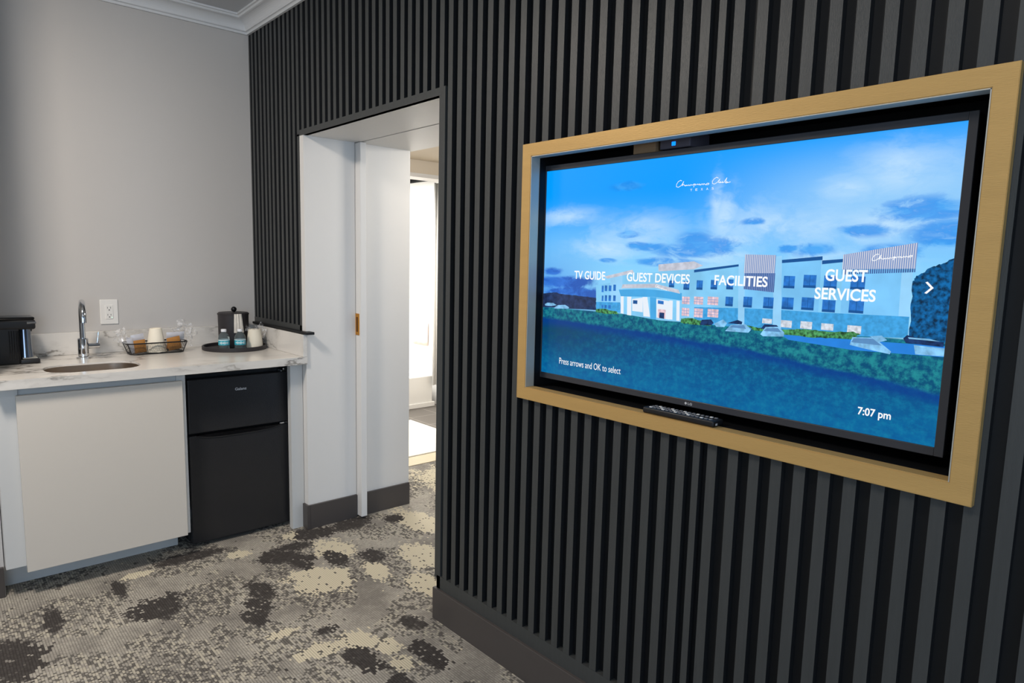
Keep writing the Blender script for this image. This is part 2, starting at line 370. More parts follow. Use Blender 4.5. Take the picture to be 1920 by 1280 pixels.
# slat wall ---------------------------------------------------------
NX0, NX1, NZ0, NZ1 = -1.098, .09, .995, 1.742
wr = MB()
wr.box(XR, NX0, .02, .3, 0, ZC).box(NX1, 3.0, .02, .3, 0, ZC).box(NX0, NX1, .02, .3, 0, NZ0).box(NX0, NX1, .02, .3, NZ1, ZC)
wall_r = struct('wall_right', wr, M['slat_back'])
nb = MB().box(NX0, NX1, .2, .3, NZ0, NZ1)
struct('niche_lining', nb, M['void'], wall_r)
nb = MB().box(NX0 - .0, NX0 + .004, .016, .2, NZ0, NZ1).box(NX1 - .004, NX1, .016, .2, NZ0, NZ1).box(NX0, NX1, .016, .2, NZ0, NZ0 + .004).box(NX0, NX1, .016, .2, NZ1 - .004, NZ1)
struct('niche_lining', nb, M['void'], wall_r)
SX = [-3.3936, -3.350, -3.298, -3.246, -3.194, -3.145, -3.096, -3.043, -2.99, -2.939, -2.889, -2.838, -2.789, -2.737, -2.681, -2.627, -2.572, -2.517, -2.463, -2.41, -2.355, -2.297, -2.239, -2.182, -2.127, -2.074, -2.021, -1.968, -1.915, -1.862, -1.811, -1.759, -1.708, -1.656, -1.605, -1.554, -1.5, -1.447, -1.393, -1.34, -1.286, -1.233, -1.181, -1.127, -1.073, -1.019, -.966, -.913, -.859, -.804, -.749, -.696, -.643, -.59, -.539, -.49, -.45, -.393, -.339, -.285, -.231, -.177, -.123, -.068, -.013, .041, .096]
while SX[-1] < 2.9: SX.append(SX[-1] + .054)
sl = MB(); ZT = 2.581
for i, x in enumerate(SX):
    wd = .0262 if i != 55 else .019
    x0 = max(x, XL + .001); x1 = x + wd
    if x1 - x0 < .004: continue
    # slats stop at the header over the doorway, at the ledge over the counter, at the bottom rail elsewhere
    if x1 < -2.765: zb = 1.045
    elif x1 < XR - .02: zb = ZH + .02
    else: zb = .165
    if NX0 - .028 < x and x1 < NX1 + .028:
        sl.box(x0, x1, 0, .022, zb, NZ0 - .02); sl.box(x0, x1, 0, .022, NZ1 + .003, ZT)
    else:
        sl.box(x0, x1, 0, .022, zb, ZT)
sl.fix()
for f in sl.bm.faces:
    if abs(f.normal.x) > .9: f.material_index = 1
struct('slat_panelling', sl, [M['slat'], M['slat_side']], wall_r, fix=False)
rl = MB()
rl.box(XL, -2.765, -.001, .022, 1.027, 1.052)                # bottom rail over the counter
rl.box(-2.785, -2.7625, -.001, .022, 1.027, 1.985)            # edge of panelling beside opening
rl.box(-2.785, XR + .022, -.001, .022, ZH, ZH + .027)         # header rail
rl.box(XR, XR + .022, -.001, .022, .127, ZH)                  # right jamb rail
rl.box(XR, 3.0, -.001, .022, .127, .178)                      # bottom rail over the skirting
struct('panelling_rail', rl, M['slat'], wall_r)
bk = MB().box(XL, -2.765, .0195, .0205, 1.03, 2.62).box(-2.785, XR + .01, .0185, .0195, ZH + .01, 2.62)
struct('backing_board', bk, M['slat_back'], wall_r)
struct('ledge', MB().box(XL + .02, -2.665, -.022, .02, 1.014, 1.027, .002), M['slat_back'], wall_r)
# crown moulding
def crown_prof():
    pr = [(0, 0), (.012, 0), (.014, .010), (.020, .014), (.024, .012)]
    for k in range(9):
        a = k / 8 * pi / 2; pr.append((.026 + .046 * (1 - cos(a)), .016 + .040 * sin(a)))
    pr += [(.078, .058), (.082, .066), (.090, .067), (.090, .076), (0, .076)]
    return pr
def crown(name, p0, p1, inward, ins0=0, ins1=0):
    b = bmesh.new(); mb = MB(); p0 = Vector(p0); p1 = Vector(p1); inward = Vector(inward); d = (p1 - p0).normalized()
    rings = []
    for p, k in ((p0, ins0), (p1, -ins1)):
        rings.append([mb.bm.verts.new(p + inward * a + Vector((0, 0, h)) + d * (a * k)) for a, h in crown_prof()])
    n = len(rings[0])
    for k in range(n): mb.bm.faces.new((rings[0][k], rings[0][(k + 1) % n], rings[1][(k + 1) % n], rings[1][k]))
    mb.bm.faces.new(rings[0]); mb.bm.faces.new(rings[1][::-1])
    return struct(name, mb, M['crown'])
crown('trim_5', (XL, -1.26, 2.579), (XL, 0.0, 2.579), (1, 0, 0), 0, 1)
crown('trim_6', (XL, 0.0, 2.579), (3.0, 0.0, 2.579), (0, -1, 0), 1, 0)
# skirting
def skirt(name, x0, x1, y0, y1, h=.127): return struct(name, MB().box(x0, x1, y0, y1, 0, h, .002), M['dark_base'])
skirt('baseboard_right', XR - .012, 3.0, -.012, .02)
skirt('baseboard_alcove', -2.82, -2.808, -4.6, -1.262)
skirt('baseboard_jamb', -2.764, XD + .012, -.011, .006)
skirt('baseboard_passage', XD, XD + .012, .006, .275)
skirt('baseboard_passage', XD, XD + .012, .317, JY)
# door lining, soffit and pocket door
struct('trim_7', MB().box(-2.7615, XD, .0, .276, .0, ZH).box(-2.7615, XD, .316, JY, 0, ZH), M['white'])
struct('trim_8', MB().box(-2.7615, XR, .0, .286, ZH, ZH + .018).box(-2.7615, XR, .298, JY + .02, ZH, ZH + .018), M['white'])
struct('trim_10', MB().box(-2.86, -2.7625, .0005, .018, .0, .875), M['wall'])
door = obj('door_1', MB().box(-3.3, -2.668, .279, .313, .012, ZH - .002, .002), M['white'], kind='structure')
door['label'] = 'white pocket door sliding out of the slot in the doorway jamb'
pl = obj('door_pull', MB().box(-2.722, -2.684, .2765, .2795, .995, 1.108, .003), M['brassp'], door, label='brass flush pull set in the door face')
obj('pull_recess', MB().box(-2.712, -2.694, .2755, .278, 1.012, 1.09, .001), M['brassd'], pl)

# ------------------------------------------------------------------ kitchenette
CT, CB = .9, .863
def rrect(x0, x1, y0, y1, r, n=8):
    pts = []
    for cx, cy, a0 in ((x1 - r, y1 - r, 0), (x0 + r, y1 - r, 90), (x0 + r, y0 + r, 180), (x1 - r, y0 + r, 270)):
        for k in range(n + 1):
            a = radians(a0 + 90 * k / n); pts.append((cx + r * cos(a), cy + r * sin(a)))
    return pts
ct = thing('countertop', 'white quartz countertop with grey veins over the cabinet and small fridge', 'countertop', (-3.04, -.63, CB))
mb = MB(); outer = [(XC, -.001), (XL + .001, -.001), (XL + .001, -1.256), (XC, -1.256)]; hole = rrect(-3.035, -2.79, -1.075, -.715, .1)
bm = mb.bm
for z in (CT, CB):
    vo = [bm.verts.new((*p, z)) for p in outer]; vh = [bm.verts.new((*p, z)) for p in hole]
    q = len(vh) // 4
    for k in range(4):
        for i in range(q - 1): bm.faces.new((vo[k], vh[k * q + i], vh[k * q + i + 1]))
        bm.faces.new((vo[k], vh[k * q + q - 1], vh[((k + 1) * q) % len(vh)], vo[(k + 1) % 4]))
    if z == CT: to, th = vo, vh
    else:
        for i in range(4): bm.faces.new((to[i], to[(i + 1) % 4], vo[(i + 1) % 4], vo[i]))
        for i in range(len(vh)): bm.faces.new((th[i], th[(i + 1) % len(vh)], vh[(i + 1) % len(vh)], vh[i]))
obj('worktop', mb, M['quartz'], ct)
obj('backsplash', MB().box(XL + .001, XL + .026, -1.256, -.001, CT + .0003, 1.008, .0015), M['quartz'], label='long veined quartz backsplash strip along the grey back wall', cat='backsplash', origin=(XL, -.63, CT))
obj('backsplash', MB().box(XL + .0265, XC, -.021, -.001, CT + .0003, 1.012, .0015), M['quartz'], label='short quartz side splash under the slatted panelling beside the tray', cat='backsplash', origin=(-3.04, -.01, CT))
# sink
sk = thing('sink', 'undermounted stainless steel sink basin sunk in the quartz countertop', 'sink', (-2.91, -.895, .72))
mb = MB(); rings = []
for off, z in ((.0006, CT - .007), (.0022, CT - .008), (.0024, CB - .03), (.006, .74), (.02, .724), (.05, .72)):
    rings.append([mb.bm.verts.new((x, y, z)) for x, y in rrect(-3.035 + off, -2.79 - off, -1.075 + off, -.715 - off, max(.03, .1 - off))])
for a, b in zip(rings, rings[1:]):
    for k in range(len(a)): mb.bm.faces.new((a[k], a[(k + 1) % len(a)], b[(k + 1) % len(a)], b[k]))
mb.bm.faces.new(rings[-1]); obj('basin', mb, M['sink'], sk, smooth=True)
obj('drain', MB().lathe([(.0, .7205), (.04, .7215), (.043, .7205)], -2.91, -.895, 24, False), M['chrome'], sk, smooth=True)
# faucet
fx, fy = -3.215, -.878
fa = thing('faucet', 'chrome gooseneck faucet with side lever standing behind the sink', 'faucet', (fx, fy, CT))
obj('base', MB().lathe([(.031, CT), (.031, CT + .006), (.027, CT + .009)], fx, fy), M['chrome'], fa, smooth=True)
obj('body', MB().lathe([(.0225, CT + .008), (.0225, CT + .09), (.019, CT + .094)], fx, fy), M['chrome'], fa, smooth=True)
pts = [(fx, fy, CT + .09), (fx, fy, CT + .15)]
for k in range(0, 17):
    a = pi * k / 16; pts.append((fx + .075 - .075 * cos(a), fy - .009 * (1 - cos(a)), CT + .19 + .078 * sin(a)))
pts += [(fx + .15, fy - .018, CT + .178)]
obj('spout', MB().tube(pts, .0125, 16), M['chrome'], fa, smooth=True)
lv = obj('lever_hub', MB().tube([(fx, fy + .02, CT + .056), (fx, fy + .066, CT + .056)], .014, 16), M['chrome'], fa, smooth=True)
obj('lever', MB().tube([(fx, fy + .058, CT + .065), (fx - .004, fy + .066, CT + .12)], [.0055, .004], 10), M['chrome'], lv, smooth=True)
# base cabinet
KX = -2.737
cb_ = thing('base_cabinet', 'white handleless base cabinet under the sink, left of the black fridge', 'cabinet', (-3.06, -.9, 0))
mb = MB().box(-3.36, -2.765, -1.257, -1.182, .13, CB - .001).box(-3.36, -2.765, -.60, -.562, .11, CB - .001).box(-3.36, -2.765, -1.182, -.60, .13, .15).box(-3.36, -3.34, -1.182, -.60, .13, CB - .001)
obj('carcass', mb, M['cabin'], cb_)
obj('top_rail', MB().box(-2.80, -2.775, -1.182, -.60, .815, CB - .001), M['cabin'], cb_)
obj('toe_kick', MB().box(-2.94, -2.923, -1.257, -.577, 0, .13), M['cabin'], cb_)
obj('cabinet_door', MB().box(KX - .02, KX, -1.1904, -.5816, .1103, .8314, .0012), M['cab'], cb_)
obj('filler_panel', MB().box(-2.80, -2.765, -.066, -.0015, 0, CB - .001), M['cabin'], None, label='narrow white end panel between the small fridge and the wall', cat='panel', origin=(-2.78, -.03, 0))
# fridge
FX, fy0, fy1 = -2.8295, -.5352, -.0541
fg = thing('mini_fridge', 'small black two-door fridge tucked under the right end of the counter', 'fridge', (-3.08, -.295, 0))
obj('body', MB().box(-3.32, FX - .055, fy0 - .003, fy1 + .001, .02, .838, .004), M['fridge_side'], fg)
obj('top_panel', MB().box(-3.32, FX - .008, fy0 - .008, fy1 + .004, .838, .853, .003), M['blackg'], fg)
dl = obj('lower_door', MB().box(FX - .05, FX, fy0, fy1, .02, .546, .005, 3), M['fridge'], fg)
# curved grip lip along the top of the lower door
n = 16; top = [(fy0 + .035 + (fy1 - fy0 - .07) * k / n, .5465) for k in range(n + 1)]; bot = [(y, .546 - .016 * (1 - (2 * k / n - 1) ** 4) - .002) for k, (y, z) in enumerate(top)]
mb = MB().prism(top + bot[::-1], FX - .02, FX + .0012, 'x'); obj('grip_recess', mb, M['blackg'], dl)
mb = MB().tube([(FX + .001, y, z - .001) for y, z in bot], .0028, 8); obj('grip_lip', mb, M['black'], dl, smooth=True)
du = obj('upper_door', MB().box(FX - .05, FX, fy0, fy1, .558, .8149, .005, 3), M['fridge'], fg)
obj('gasket', MB().box(FX - .056, FX - .048, fy0 + .008, fy1 - .008, .03, .81), M['black'], fg)
obj('hinge', MB().box(FX - .045, FX - .006, fy1 - .03, fy1 - .004, .815, .824, .002).lathe([(.006, .815), (.006, .832), (.003, .834)], FX - .014, fy1 - .012, 12), M['chrome'], fg, label='chrome hinge pin')
obj('hinge', MB().box(FX - .04, FX + .004, fy1 - .045, fy1 - .0, .5485, .5555, .001), M['chrome'], fg, label='chrome middle hinge')
text('brand_lettering', 'Galanz', M['logo'], du, ((FX + .0008, -.318, .7445), (0, 1, 0), (0, 0, 1)), .056, .0135, .02, 'silver lettering on the upper door')
# outlet
ol = thing('power_outlet', 'white double power outlet on the grey wall right of the faucet', 'outlet', (XL, -.731, 1.1))
obj('wall_plate', MB().box(XL, XL + .006, -.772, -.692, 1.04, 1.163, .003), M['plate'], ol)
sk_ = obj('socket', MB().box(XL + .005, XL + .0085, -.749, -.715, 1.066, 1.135, .001), M['plate'], ol)
mb = MB()
for zc in (1.118, 1.083):
    mb.box(XL + .0083, XL + .0092, -.7405, -.7385, zc, zc + .008).box(XL + .0083, XL + .0092, -.7265, -.7245, zc, zc + .008)
    mb.lathe([(.0025, 0), (.0025, 0)], 0, 0, 8, False) if False else mb.box(XL + .0083, XL + .0092, -.7345, -.7295, zc - .0095, zc - .0045)
obj('slots', mb, M['slot'], sk_)
obj('indicator_light', MB().box(XL + .0083, XL + .0093, -.7225, -.7195, 1.072, 1.075), emat('green_white_led', (190, 255, 225), 1.5), sk_, label='tiny lit green indicator')

# coffee maker: back to the left wall, brewing head reaching over the tray towards the sink
cm = thing('coffee_maker', 'black single-serve coffee maker at the left end of the counter', 'coffee maker', (-3.2, -1.16, CT))
cx0, cx1 = -3.262, -3.135
def sect(y0, y1, z0, z1, r=.006): return MB().box(cx0, cx1, y0, y1, z0, z1, r, 3)
obj('housing', MB().box(cx0, cx1, -1.25, -1.128, CT, 1.062, .008, 3), M['black'], cm, smooth=True)
mb = MB()
for k in range(5): mb.box(cx1 - .001, cx1 + .0015, -1.165 + k * .0085, -1.162 + k * .0085, CT + .022, 1.048)
obj('ribs', mb, M['blackg'], cm)
obj('drip_tray', MB().box(cx0 - .004, cx1 + .004, -1.13, -1.057, CT, CT + .022, .006, 3), M['black'], cm, smooth=True)
obj('tray_grille', MB().box(cx0 + .02, cx1 - .015, -1.118, -1.064, CT + .022, CT + .0245), M['steel'], cm, label='metal drip grille')
obj('column', MB().lathe([(.031, CT + .02), (.027, CT + .06), (.025, CT + .155)], -3.198, -1.104, 32), M['column'], cm, smooth=True)
obj('brew_head', MB().box(cx0 - .002, cx1 + .002, -1.24, -1.066, 1.052, 1.096, .010, 4), M['black'], cm, smooth=True)
obj('lid', MB().box(cx0, cx1, -1.235, -1.068, 1.094, 1.106, .006, 3), M['blackg'], cm, smooth=True)
obj('trim_band', MB().box(cx1 - .004, cx1 + .0035, -1.098, -1.064, 1.077, 1.086, .001), M['chrome'], cm, label='silver band on the brewing head')
obj('spout', MB().lathe([(.007, 1.038), (.010, 1.054)], -3.198, -1.082, 16), M['black'], cm, smooth=True)

# wire basket with coffee things
bx, by = -3.238, -.562
bs = thing('wire_basket', 'small black wire-mesh basket of coffee supplies behind the sink', 'basket', (bx, by, CT))
HX, HY = .05, .122; TX, TY = .058, .14; BZ = CT + .056
def rr(hx, hy, z, r=.03): return [(bx + x, by + y, z) for x, y in rrect(-hx, hx, -hy, hy, r, 5)]
obj('rim', MB().tube(rr(TX, TY, BZ), .0028, 8, True), M['black'], bs, smooth=True)
obj('foot_ring', MB().tube(rr(HX, HY, CT + .003), .0028, 8, True), M['black'], bs, smooth=True)
mb = MB(); a = [mb.bm.verts.new(p) for p in rr(HX, HY, CT + .003)]; b = [mb.bm.verts.new(p) for p in rr(TX, TY, BZ)]
for k in range(len(a)): mb.bm.faces.new((a[k], a[(k + 1) % len(a)], b[(k + 1) % len(a)], b[k]))
mb.bm.faces.new(a[::-1]); obj('mesh_wall', mb, M['wire'], bs)
for sx in (-1, 1):
    for sy in (-1, 1):
        mb = MB().tube([(bx + sx * (HX - .008), by + sy * (HY - .004), CT + .003), (bx + sx * (TX - .006), by + sy * (TY - .004), BZ)], .0022, 6)
        obj('corner_post', mb, M['black'], bs)
def inv_cup(name, x, y, z, h, rb, rt, label, group=None, lip=True):
    t = thing(name, label, 'cup', (x, y, z), group)
    obj('cup_wall', MB().lathe([(rb - .002, z), (rb, z + .002), (rt, z + h - .002), (rt - .002, z + h), (rt - .006, z + h - .001), (rt - .007, z + h - .004)], x, y, 36), M['paper'], t, smooth=True)
    if lip:
        obj('rolled_rim', MB().tube([(x + rb * cos(a / 18 * pi), y + rb * sin(a / 18 * pi), z + .003) for a in range(36)], .003, 8, True), M['paper'], t, smooth=True)
    return t
inv_cup('paper_cup', bx + .002, by + .003, CT + .006, .118, .047, .028, 'ivory paper cup upside down in the middle of the wire basket')
def packet(name, c, sx, sy, sz, rx, ry, rz, m_, label, group):
    mb = MB(); nx, nz = 6, 8; rnd = random.Random(hash(label) % 1000)
    R = Matrix.Rotation(rz, 3, 'Z') @ Matrix.Rotation(ry, 3, 'Y') @ Matrix.Rotation(rx, 3, 'X'); c = Vector(c)
    grid = {}
    for s in (-1, 1):
        for i in range(nx + 1):
            for j in range(nz + 1):
                u = i / nx * 2 - 1; v = j / nz * 2 - 1
                puff = sx * max(0, (1 - u ** 4)) * max(0, (1 - v ** 4)) * .5 + .0006
                p = Vector((s * puff + (rnd.random() - .5) * .0012, u * sy / 2, v * sz / 2)); grid[s, i, j] = mb.bm.verts.new(c + R @ p)
    for s in (-1, 1):
        for i in range(nx):
            for j in range(nz):
                mb.bm.faces.new((grid[s, i, j], grid[s, i + 1, j], grid[s, i + 1, j + 1], grid[s, i, j + 1]))
    def strip(idx):
        for (i, j), (k, l) in zip(idx, idx[1:]): mb.bm.faces.new((grid[-1, i, j], grid[-1, k, l], grid[1, k, l], grid[1, i, j]))
    strip([(i, 0) for i in range(nx + 1)]); strip([(nx, j) for j in range(nz + 1)]); strip([(i, nz) for i in range(nx, -1, -1)]); strip([(0, j) for j in range(nz, -1, -1)])
    return obj(name, mb, m_, smooth=True, label=label, cat='packet', group=group, origin=tuple(c))
G = 'packets in the wire basket'
# left end: brown and silver packets; right end: brown packets in clear film
packet('coffee_packet', (bx + .034, by - .078, CT + .041), .012, .052, .064, 0.12, .12, 0, M['kraft'], 'brown paper coffee packet in the basket, just left of the cup', G)
packet('coffee_packet', (bx + .030, by + .080, CT + .046), .014, .062, .066, .18, .12, 0, M['kraft'], 'brown paper coffee packet at the front of the basket, just right of the cup', G)
packet('coffee_packet', (bx + .006, by + .082, CT + .048), .012, .058, .068, -.1, .1, 0, M['kraft'], 'brown paper coffee packet behind the front packet, right of the cup', G)
packet('sugar_packet', (bx + .012, by - .080, CT + .064), .013, .058, .072, .16, .15, 0, M['packet'], 'silvery white packet standing tall behind the brown packet, left of the cup', G)
packet('sugar_packet', (bx + .028, by - .113, CT + .046), .006, .028, .074, .34, .1, 0, M['packet'], 'thin white packet leaning left at the left end of the basket', G)
packet('sugar_packet', (bx - .02, by - .098, CT + .052), .010, .04, .066, .25, .1, 0, M['packet'], 'white packet at the back left corner of the wire basket', G)
packet('creamer_packet', (bx + .018, by + .090, CT + .082), .016, .085, .044, .02, .3, 0, M['packet'], 'pale white packet lying over the brown packets right of the cup', G)
def crumple(name, c, rad, dirs, label, seed, parent=None, cat='wrapper'):
    rnd = random.Random(seed); mb = MB(); c = Vector(c)
    for (d, ln, wd) in dirs:
        d = Vector(d).normalized(); s = d.cross(Vector((1, .2, .1))).normalized(); n = d.cross(s)
        K = 7; prev = None
        for k in range(K + 1):
            t = k / K; w_ = wd * (.25 + .9 * t)
            row = [mb.bm.verts.new(c + d * ln * t + s * w_ * (q / 3 - .5) * 2 * .5 + n * (rnd.random() - .5) * wd * .5) for q in range(4)]
            if prev:
                for q in range(3): mb.bm.faces.new((prev[q], prev[q + 1], row[q + 1], row[q]))
            prev = row
    if parent: return obj(name, mb, M['film'], parent, smooth=False)
    return obj(name, mb, M['film'], label=label, cat=cat, origin=tuple(c))
crumple('plastic_wrapper', (bx + .02, by - .128, CT + .05), .05, [((0, -.45, 1), .085, .05), ((.1, -.85, .8), .07, .045)], 'clear crumpled film sticking up from the left end of the basket', 3)
crumple('plastic_wrapper', (bx + .01, by + .09, CT + .062), .05, [((0, .5, .9), .11, .075), ((.1, .95, .55), .11, .06), ((.1, .1, 1), .062, .05), ((.1, 1, -.1), .085, .05)], 'clear crumpled film spilling over the right end of the basket', 5)

# serving tray group
tx, ty, tr = -3.192, -.186, .161
tray = thing('serving_tray', 'round dark tray with raised rim at the right end of the counter', 'tray', (tx, ty, CT))
TXR, TYR = .142, .152
mb = MB().lathe([(.0, CT + .0005), (tr - .002, CT + .0005), (tr, CT + .003), (tr, CT + .019), (tr - .002, CT + .021), (tr - .008, CT + .021), (tr - .010, CT + .018), (tr - .010, CT + .006), (.0, CT + .006)], tx, ty, 64, False)
bmesh.ops.remove_doubles(mb.bm, verts=mb.bm.verts[:], dist=1e-5); obj('tray_dish', mb, M['leather'], tray, smooth=True)
tz = CT + .0065
ix, iy = -3.262, -.164; ir = .078
ib = thing('ice_bucket', 'black lidded ice bucket with a ball knob at the back of the tray', 'ice bucket', (ix, iy, tz))
obj('bucket', MB().lathe([(ir * .97, tz), (ir * .98, tz + .004), (ir, 1.078)], ix, iy, 48), M['leather'], ib, smooth=True)
ld = obj('lid', MB().lathe([(ir + .002, 1.078), (ir + .003, 1.084), (ir - .004, 1.090), (.03, 1.0915), (.0, 1.0915)], ix, iy, 48, False), M['leather'], ib, smooth=True)
prof = [(.007, 1.088), (.006, 1.094)] + [(.0145 * sin(a), 1.107 - .0145 * cos(a)) for a in [.45 + (pi - .5) * k / 12 for k in range(13)]]
obj('knob', MB().lathe(prof, ix + .012, iy, 24), M['blackg'], ld, smooth=True)
# folded paper hung over the bucket front
mb = MB(); K = 10; pr = None; rnd = random.Random(2)
for k in range(K + 1):
    t = k / K; z = 1.086 - .10 * t; w_ = .019 + .007 * t; xx = ix + ir + .004 + .002 * t
    row = [mb.bm.verts.new((xx + (.002 if q % 2 else 0) + rnd.random() * .0015 - .001 * abs(q - 3), iy - .004 + w_ * (q / 3 - 1) + .003 * t, z)) for q in range(7)]
    if pr:
        for q in range(6): mb.bm.faces.new((pr[q], pr[q + 1], row[q + 1], row[q]))
    pr = row
lo = obj('paper_liner', mb, M['tissue'], label='folded white paper strip hanging down the front of the ice bucket', cat='paper', origin=(ix + ir, iy, 1.03))
so = lo.modifiers.new('s', 'SOLIDIFY'); so.thickness = .0012
# water bottles
def bottle(x, y, label):
    t = thing('water_bottle', label, 'bottle', (x, y, tz), 'small water bottles on the tray')
    r = .0275
    prof = [(r * .8, tz), (r * .97, tz + .003), (r, tz + .008), (r * .96, tz + .013), (r, tz + .018), (r * .97, tz + .022), (r, tz + .027), (r, tz + .058), (r * .98, tz + .066), (r * .84, tz + .077), (r * .6, tz + .086), (r * .42, tz + .091), (r * .42, tz + .096)]
    obj('bottle_body', MB().lathe(prof, x, y, 32), M['water'], t, smooth=True)
    lb = obj('label_band', MB().lathe([(r + .0006, tz + .026), (r + .0006, tz + .050)], x, y, 32, False), M['aqua'], t, smooth=True)
    obj('label_stripe', MB().lathe([(r + .0009, tz + .050), (r + .0009, tz + .054)], x, y, 32, False), M['labelw'], lb, smooth=True)
    mb = MB()
    for k in range(9):
        a = radians(-65 + k * 11); h = .003 + .004 * ((k * 7) % 3) / 2
        p = Vector((x + (r + .001) * cos(a), y + (r + .001) * sin(a), tz + .038)); s = Vector((-sin(a), cos(a), 0)) * .0018
        mb.poly([p - s - Vector((0, 0, h)), p + s - Vector((0, 0, h)), p + s + Vector((0, 0, h)), p - s + Vector((0, 0, h))])
    obj('label_marks', mb, M['labelw'], lb)
    obj('cap', MB().lathe([(r * .5, tz + .095), (r * .5, tz + .106), (r * .45, tz + .108)], x, y, 24), M['cap'], t, smooth=True)
bottle(-3.128, -.262, 'small clear water bottle with aqua label, left one on the tray')
bottle(-3.103, -.188, 'small clear water bottle with aqua label, between the other bottle and the cup')
pc = inv_cup('paper_cup', -3.148, -.094, tz, .098, .043, .032, 'ivory paper cup upside down in clear film at the right of the tray', lip=False)
crumple('film_wrap', (-3.148, -.094, tz + .09), .05, [((0, -1, .35), .052, .03), ((0, 1, .55), .055, .045), ((.1, 1, -.35), .06, .05), ((.2, .2, .6), .03, .04)], '', 9, pc)

# ------------------------------------------------------------------ television
ys, sx0, sx1, sz0, sz1 = .0456, -1.0925, .0261, 1.0433, 1.6728
fm = thing('wall_frame', 'brushed brass picture frame around the recessed television', 'frame', (-.512, -.02, .9588))
fx0, fx1, fz0, fz1 = -1.1371, .1122, .9588, 1.7507
gx0, gx1, gz0, gz1 = -1.0978, .0734, .997, 1.7124
mb = MB(); O = [(fx0, fz0), (fx1, fz0), (fx1, fz1), (fx0, fz1)]; I = [(gx0, gz0), (gx1, gz0), (gx1, gz1), (gx0, gz1)]
V = {}
for nm, P_, y in (('of', O, -.02), ('if', I, -.02), ('ob', O, -.0015), ('ib', I, -.0015)): V[nm] = [mb.bm.verts.new((x, y, z)) for x, z in P_]
for k in range(4):
    j = (k + 1) % 4
    mb.bm.faces.new((V['of'][k], V['of'][j], V['if'][j], V['if'][k])); mb.bm.faces.new((V['ob'][k], V['ib'][k], V['ib'][j], V['ob'][j]))
    mb.bm.faces.new((V['of'][k], V['ob'][k], V['ob'][j], V['of'][j])); mb.bm.faces.new((V['if'][k], V['if'][j], V['ib'][j], V['ib'][k]))
bmesh.ops.bevel(mb.bm, geom=[e for e in mb.bm.edges if abs(e.verts[0].co.y + .02) < 1e-5 and abs(e.verts[1].co.y + .02) < 1e-5 and len({round(e.verts[0].co.x, 4), round(e.verts[1].co.x, 4)}) + len({round(e.verts[0].co.z, 4), round(e.verts[1].co.z, 4)}) == 3], offset=.0012, segments=2, affect='EDGES')
obj('frame_face', mb, M['brass'], fm)
rt = MB()
rt.box(gx0 + .0003, gx0 + .0023, -.0192, .0165, gz0, gz1).box(gx1 - .0023, gx1 - .0003, -.0192, .0165, gz0, gz1).box(gx0, gx1, -.0192, .0165, gz1 - .0023, gz1 - .0003)
obj('inner_return', rt, M['steel'], fm, label='grey metal inner edge')
obj('sill', MB().box(gx0 + .0023, gx1 - .0023, -.0192, .2, gz0 + .0002, gz0 + .0018), M['brass'], fm)
tv = thing('television', 'flat television in the brass frame showing a blue hotel welcome screen', 'television', (-.5332, ys, sz0))
obj('housing', MB().box(sx0 - .02, sx1 + .016, ys + .003, ys + .04, sz0 - .017, sz1 + .016, .004), M['black'], tv)
bz = MB(); b = .0195
bz.box(sx0 - .021, sx0, ys - .004, ys + .004, sz0 - .0175, sz1 + .0165, .0012).box(sx1, sx1 + .0165, ys - .004, ys + .004, sz0 - .0175, sz1 + .0165, .0012)
bz.box(sx0, sx1, ys - .004, ys + .004, sz1, sz1 + .0165, .0012).box(sx0, sx1, ys - .004, ys + .004, sz0 - .0175, sz0, .0012)
bezel = obj('bezel', bz, M['bezel'], tv)
text('maker_lettering', 'LG', M['logo'], bezel, ((sx0 + .552, ys - .0045, sz0 - .0125), (1, 0, 0), (0, 0, 1)), .0125, .0062, .02, 'small silver lettering under the screen')
cr = MB(); cxx, czz = sx0 + .5455, sz0 - .0094
a = [cr.bm.verts.new((cxx + .0034 * cos(k * pi / 10), ys - .0045, czz + .0034 * sin(k * pi / 10))) for k in range(20)]; cr.bm.faces.new(a)
obj('maker_badge', cr, M['logo'], bezel, fix=False)
